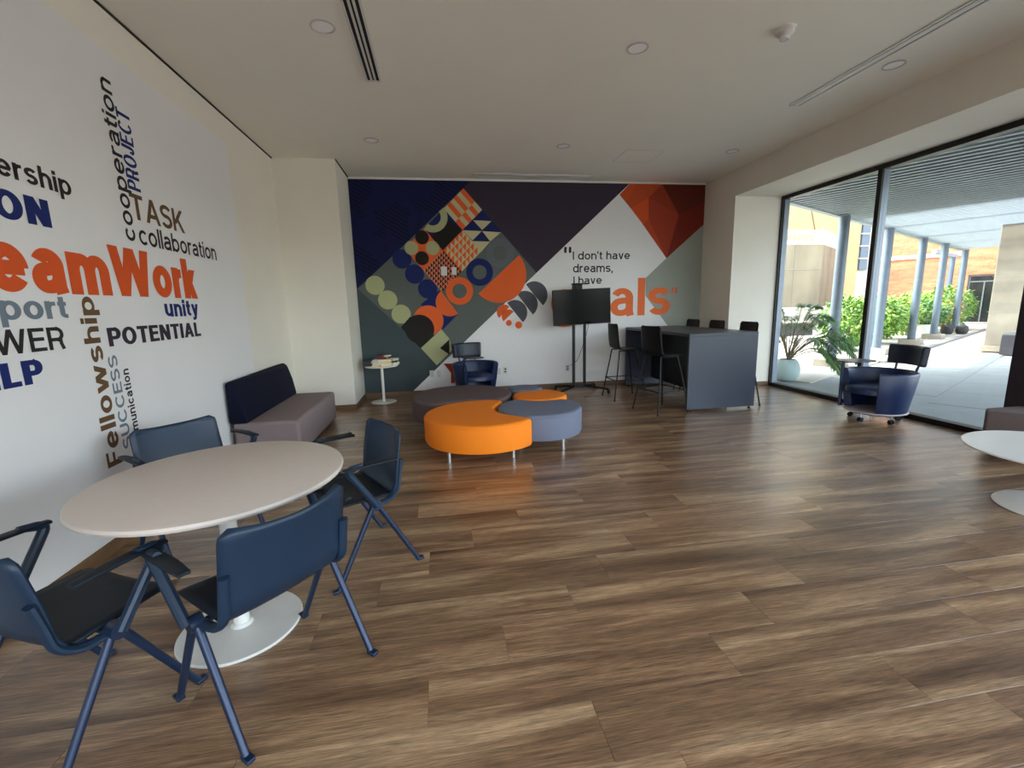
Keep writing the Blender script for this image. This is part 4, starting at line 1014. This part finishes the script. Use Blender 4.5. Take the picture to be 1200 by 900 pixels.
# pillar, bin
pp = st(17.3, .93)
t = thing('concrete_pillar', 'broad board-marked concrete pillar beside the grey bin outside the window', 'pillar', (pp.x, pp.y, 0), A1)
pv = MB()
for (hw0, hw1, z) in ((.87, .9, .16), (.87, .9, 3.19)): pv.v += [(-.3, hw0, z), (.3, hw0, z), (.3, -hw1, z), (-.3, -hw1, z)]
pv.f = [(0, 3, 2, 1), (4, 5, 6, 7), (0, 1, 5, 4), (1, 2, 6, 5), (2, 3, 7, 6), (3, 0, 4, 7)]
pv.build('shaft', M_concp, t, bevel=.015)
for z in (1.02, 1.92, 2.72): MB().bb((-.303, -.88, z), (-.298, .9, z+.012)).build('pour_joint', M_foot, t, smooth=False)
MB().bb((-.34, -.94, 0), (.34, .93, .16)).build('plinth', M_foot, t, bevel=.01)
pb_ = st(16.45, 1.10)
t = thing('litter_bin', 'grey metal litter bin with curved lid in front of the concrete pillar', 'bin', (pb_.x, pb_.y, 0), A1)
MB().bb((-.16, -.26, .0), (.16, .34, .48)).build('body', M_bin, t, bevel=.01)
lb = MB(); lb.v = []; NN = 10
for i in range(NN+1):
    q = PI*i/NN; y = .04-.28*math.cos(q); z = .49+.09*math.sin(q); lb.v += [(-.15, y, z), (.15, y, z)]
lb.f = [(2*i, 2*i+1, 2*i+3, 2*i+2) for i in range(NN)]+[tuple(2*i for i in range(NN+1)), tuple(2*i+1 for i in reversed(range(NN+1)))]
lb.build('lid', M_chrome, t)

# concrete boundary wall with coiled wire, pale ledge, yellow building behind
t = thing('boundary_wall', 'tall weathered concrete boundary wall topped with coiled wire', 'wall', (18.4, 22, 0))
def wl(x0, y0, x1, y1, zt0, zt1, zb):
    d = Vector((x1-x0, y1-y0, 0)).normalized(); n_ = Vector((d.y, -d.x, 0))*-.3
    mb = MB(); P = [(x0-18.4, y0-22), (x1-18.4, y1-22), (x1-18.4+n_.x, y1-22+n_.y), (x0-18.4+n_.x, y0-22+n_.y)]; zt = [zt0, zt1, zt1, zt0]
    mb.v = [(p[0], p[1], zb) for p in P]+[(p[0], p[1], z) for p, z in zip(P, zt)]
    mb.f = [(0, 3, 2, 1), (4, 5, 6, 7), (0, 1, 5, 4), (1, 2, 6, 5), (2, 3, 7, 6), (3, 0, 4, 7)]; return mb
wl(14.5, 22, 17.2, 22, 4.34, 4.34, 0).build('panel', M_conc, t, smooth=False)
wl(17.215, 22, 18.9, 22, 4.34, 4.34, 0).build('panel', M_conc, t, smooth=False)
wl(18.915, 22, 20.59, 22, 4.34, 4.34, 0).build('panel', M_conc, t, smooth=False)
wl(20.61, 22.01, 24.9, 25.17, 4.34, 4.34, 0).build('panel', M_conc, t, smooth=False)
MB().bb((-3.9, -.02, 3.03), (2.19, 0, 3.06)).build('joint', M_foot, t, smooth=False)
wr = MB()
def coil(a, b, r, pitch):
    a, b = Vector(a), Vector(b); d = (b-a); L = d.length; d.normalize(); sd_ = Vector((0, 0, 1)).cross(d); N = int(L/pitch*14)
    return [a+d*(L*i/N)+Vector((0, 0, 1))*r*math.sin(2*PI*i/14)+sd_*r*math.cos(2*PI*i/14) for i in range(N)]
wr.tube(coil((-3.9, .15, 4.72), (2.2, .15, 4.72), .36, .17), .012, 4); wr.tube(coil((2.2, .15, 4.72), (6.4, 3.3, 4.72), .36, .17), .012, 4)
wr.tube([(-3.9, .15, 4.4), (2.2, .15, 4.4), (6.4, 3.3, 4.4)], .012, 4); wr.tube([(-3.9, .15, 5.05), (2.2, .15, 5.05), (6.4, 3.3, 5.05)], .012, 4)
wr.tube([(2.2, .15, 4.3), (2.2, .15, 5.25)], .03, 6)
wr.build('coiled_wire', M_wire, t)
struct(MB().bb((12, 19.6, -.03), (23.2, 22, 1.03)).build('terrace_ledge', M_band, smooth=False))
t = thing('yellow_building', 'pale yellow rendered building rising behind the concrete wall', 'building', (25, 32, 0))
MB().bb((-11, 0, 0), (8.2, 8, 16)).build('rendered_wall', M_yellow, t, smooth=False)
for k in range(7):
    f_ = MB(); z = 3.6+k*.95; f_.bb((8.35, -.05, z), (9.05, .15, z+.85)); f = f_.build('window', M_col, t, smooth=False)
    MB().bb((8.25, -.1, z+.85), (9.15, .1, z+.95)).build('sill', M_band, f, smooth=False)
MB().bb((8.2, .1, 0), (9.4, 8, 16)).build('stair_wall', M_band, t, smooth=False)
MB().tube([(4.2, -.02, 6.3), (3.5, -.03, 8.5), (3.1, -.02, 11)], .03, 6).build('conduit', M_stem, t)

# planting
def leaf_into(mb, p, d, up, L, w):
    d = d.normalized(); sd_ = d.cross(up)
    if sd_.length < 1e-3: sd_ = Vector((1, 0, 0))
    sd_.normalize(); u_ = sd_.cross(d)
    o = len(mb.v)
    mb.v += [tuple(p), tuple(p+d*L*.5+sd_*w-u_*w*.2), tuple(p+d*L-u_*L*.25), tuple(p+d*L*.5-sd_*w-u_*w*.2), tuple(p+d*L*.5+u_*w*.15)]
    mb.f += [(o, o+1, o+4), (o+1, o+2, o+4), (o+2, o+3, o+4), (o+3, o, o+4)]
def rv(): 
    while True:
        v = Vector((random.uniform(-1, 1), random.uniform(-1, 1), random.uniform(-1, 1)))
        if .01 < v.length < 1: return v
def bush(kind, label, x, y, rx, ry, h, m, n, leaf=.14, z0=.25, pot=None, potr=.35, poth=.5):
    t = thing(kind, label, 'plant' if kind != 'hedge' else 'hedge', (x, y, 0), random.uniform(0, 6) if not pot else 0, 'green planting in the courtyard')
    base = 0
    if pot:
        MB().lathe([(.0001, .02), (potr*.7, .0), (potr*.95, poth*.5), (potr*1.02, poth), (potr*.93, poth), (potr*.86, poth*.7)], n=28).build('pot', pot, t)
        MB().lathe([(.0001, poth*.86), (potr*.9, poth*.86)], n=20).build('soil', M_soil, t); base = poth
    mb = MB(); sm = MB()
    for _ in range(9):
        v = rv(); top = Vector((v.x*rx*.8, v.y*ry*.8, z0+base+(h-z0-base)*random.uniform(.5, .9)))
        sm.tube([(v.x*.08, v.y*.08, base*.86+.01), (v.x*rx*.4, v.y*ry*.4, base+(h-base)*.4), top], [.018, .012, .006], 5)
    sm.build('stem', M_stem, t)
    for _ in range(n):
        v = rv().normalized()*random.uniform(.55, 1)**.5
        p = Vector((v.x*rx, v.y*ry, base+z0+(h-base-z0)*(.5+.5*v.z)))
        d = Vector((v.x, v.y, random.uniform(-.5, .7)))+rv()*.8
        leaf_into(mb, p, d, Vector((0, 0, 1)), leaf*random.uniform(.6, 1.3), leaf*.28)
    mb.build('foliage', m, t, smooth=False)
    return t
def at(px, py): return on_z(px, py, 0)
# big shrubs beyond the columns (courtyard axes: beyond t = 4)
bs = [(986, 413.5, .68, .62, 1.50, M_leafl, 'lime green shrub in the narrow window pane behind the first column'),
      (1012, 405.5, .95, .85, 1.53, M_leafl, 'lime green shrub half hidden by the window mullion'),
      (1036, 399.5, .95, .8, 1.52, M_leafm, 'yellow green shrub right after the window mullion'),
      (1064, 394.5, 1.0, .8, 1.58, M_leafl, 'lime green shrub above the tub chair headrest, behind the white pots'),
      (1084, 391.3, .9, .6, 1.62, M_leafm, 'yellow green shrub between the last two tall columns'),
      (1106, 387.8, 1.1, .8, 1.85, M_leafl, 'distant lime green shrub against the brick facade')]
for px, py, rx, ry, h_, m, lab in bs:
    p = on_z(px, py, 0)+Vector((.6, .5, 0)); bush('shrub', lab, p.x, p.y, rx, ry, h_, m, 1500, .16, z0=.12)
p = at(1052, 403.5)+Vector((-.35, .55, 0)); bush('potted_shrub', 'bushy yellow green shrub in a white pot behind the tub chair headrest', p.x, p.y, .70, .62, 1.40, M_leafm, 1300, .15, .0, M_potw, .25, .42)
p = at(1079, 394.5); bush('potted_shrub', 'grey green shrub in a white pot beyond the yellow green one', p.x, p.y, .75, .65, 1.25, M_leafd, 900, .15, .0, M_potw, .28, .45)
p = at(1125, 388.5)+Vector((.0, .6, 0)); bush('potted_shrub', 'small drooping green plant at the foot of the last tall column', p.x, p.y, .6, .5, 1.5, M_leafd, 260, .16, .5)
for px, lab in ((1109, 'round black bag on the paving left of the last tall column'), (1126.5, 'round black bag on the paving right of the last tall column')):
    p = at(px, 392); o = thing('black_bag', lab, 'bag', (p.x, p.y, 0))
    MB().lathe([(.0001, .01), (.14, .02), (.19, .14), (.17, .3), (.08, .37), (.0001, .38)], n=16).build('sack', M_bag, o); MB().tube([(-.05, 0, .36), (0, 0, .43), (.07, 0, .37)], .02, 6).build('knot', M_bag, o)

# big-leaved plant in a round aqua pot just outside the glass
pp = Vector((6.30, 7.30, 0))
t = thing('potted_philodendron', 'feathery green plant with arching stems in a round pale aqua pot outside the glass', 'plant', (pp.x, pp.y, .002))
R_ = .26
MB().lathe([(.0001, 0), (.13, 0), (.19, .04), (.235, .12), (.25, .22), (.245, .30), (.215, .39), (.17, .46), (.15, .46), (.18, .40)], n=36).build('pot', M_pot, t)
MB().lathe([(.0001, .42), (.17, .42)], n=24).build('soil', M_soil, t)
def frond(az, L, rise, droop, seed):
    random.seed(seed); mb = MB(); pts = []
    for i in range(9):
        u = i/8; r = L*u; z = .44+1.2*rise*math.sin(min(1, u*1.25)*PI/2)-droop*u**2.2
        pts.append(Vector((r*math.cos(az)+.05*math.sin(3*u), r*math.sin(az), max(.06, z))))
    mb.tube(pts, [.012, .011, .010, .009, .008, .007, .006, .005, .003], 5)
    s3 = mb.build('frond', M_stem, t)
    lf = MB()
    for i in range(60):
        u = .38+.62*i/59; q = u*8; k2 = min(7, int(q)); p = pts[k2].lerp(pts[k2+1], q-k2); d = (pts[k2+1]-pts[k2]).normalized(); sdv = d.cross(Vector((0, 0, 1))).normalized()
        LL = L*.26*math.sin(PI*min(1, (u-.42)/.62)+.15)+.05
        for s4 in (-1, 1): leaf_into(lf, p, sdv*s4+d*.55+Vector((0, 0, random.uniform(-.45, .25))), Vector((0, 0, 1)), LL*random.uniform(.75, 1.1), .013)
    lf.build('leaflets', M_leafd, s3, smooth=False)
for k, (az, L, ri, dr_) in enumerate(((.4, .95, .75, .35), (-.1, 1.15, .55, .55), (-.7, 1.1, .35, .70), (.9, .8, .85, .2), (1.6, .7, .9, .15), (-1.3, .8, .6, .5), (2.4, .6, .8, .2), (.1, 1.3, .9, .55), (-.4, .8, .9, .25), (1.2, 1.1, .6, .5), (-.9, 1.25, .75, .95), (.6, 1.35, .55, .6), (2.0, .4, 1.0, .05), (-.2, .6, 1.0, .1), (.25, 1.0, .95, .35), (-.55, 1.15, .6, .45), (.75, 1.1, .8, .4), (-1.1, 1.0, .45, .75), (1.5, .9, .75, .3), (-.15, 1.45, .75, .75), (.5, .75, 1.05, .15))):
    frond(az, L, ri, dr_, 100+k)
t.scale = (.86, .86, .86)
t = thing('planter_wall', 'low grey planter wall behind the potted philodendron', 'wall', (14.2, 16.1, 0))
MB().bb((-1.6, 0, 0), (.75, .35, .50)).build('masonry', M_bin, t, bevel=.01)
MB().bb((-1.62, -.03, .50), (.77, .38, .56)).build('coping', M_foot, t, smooth=False)
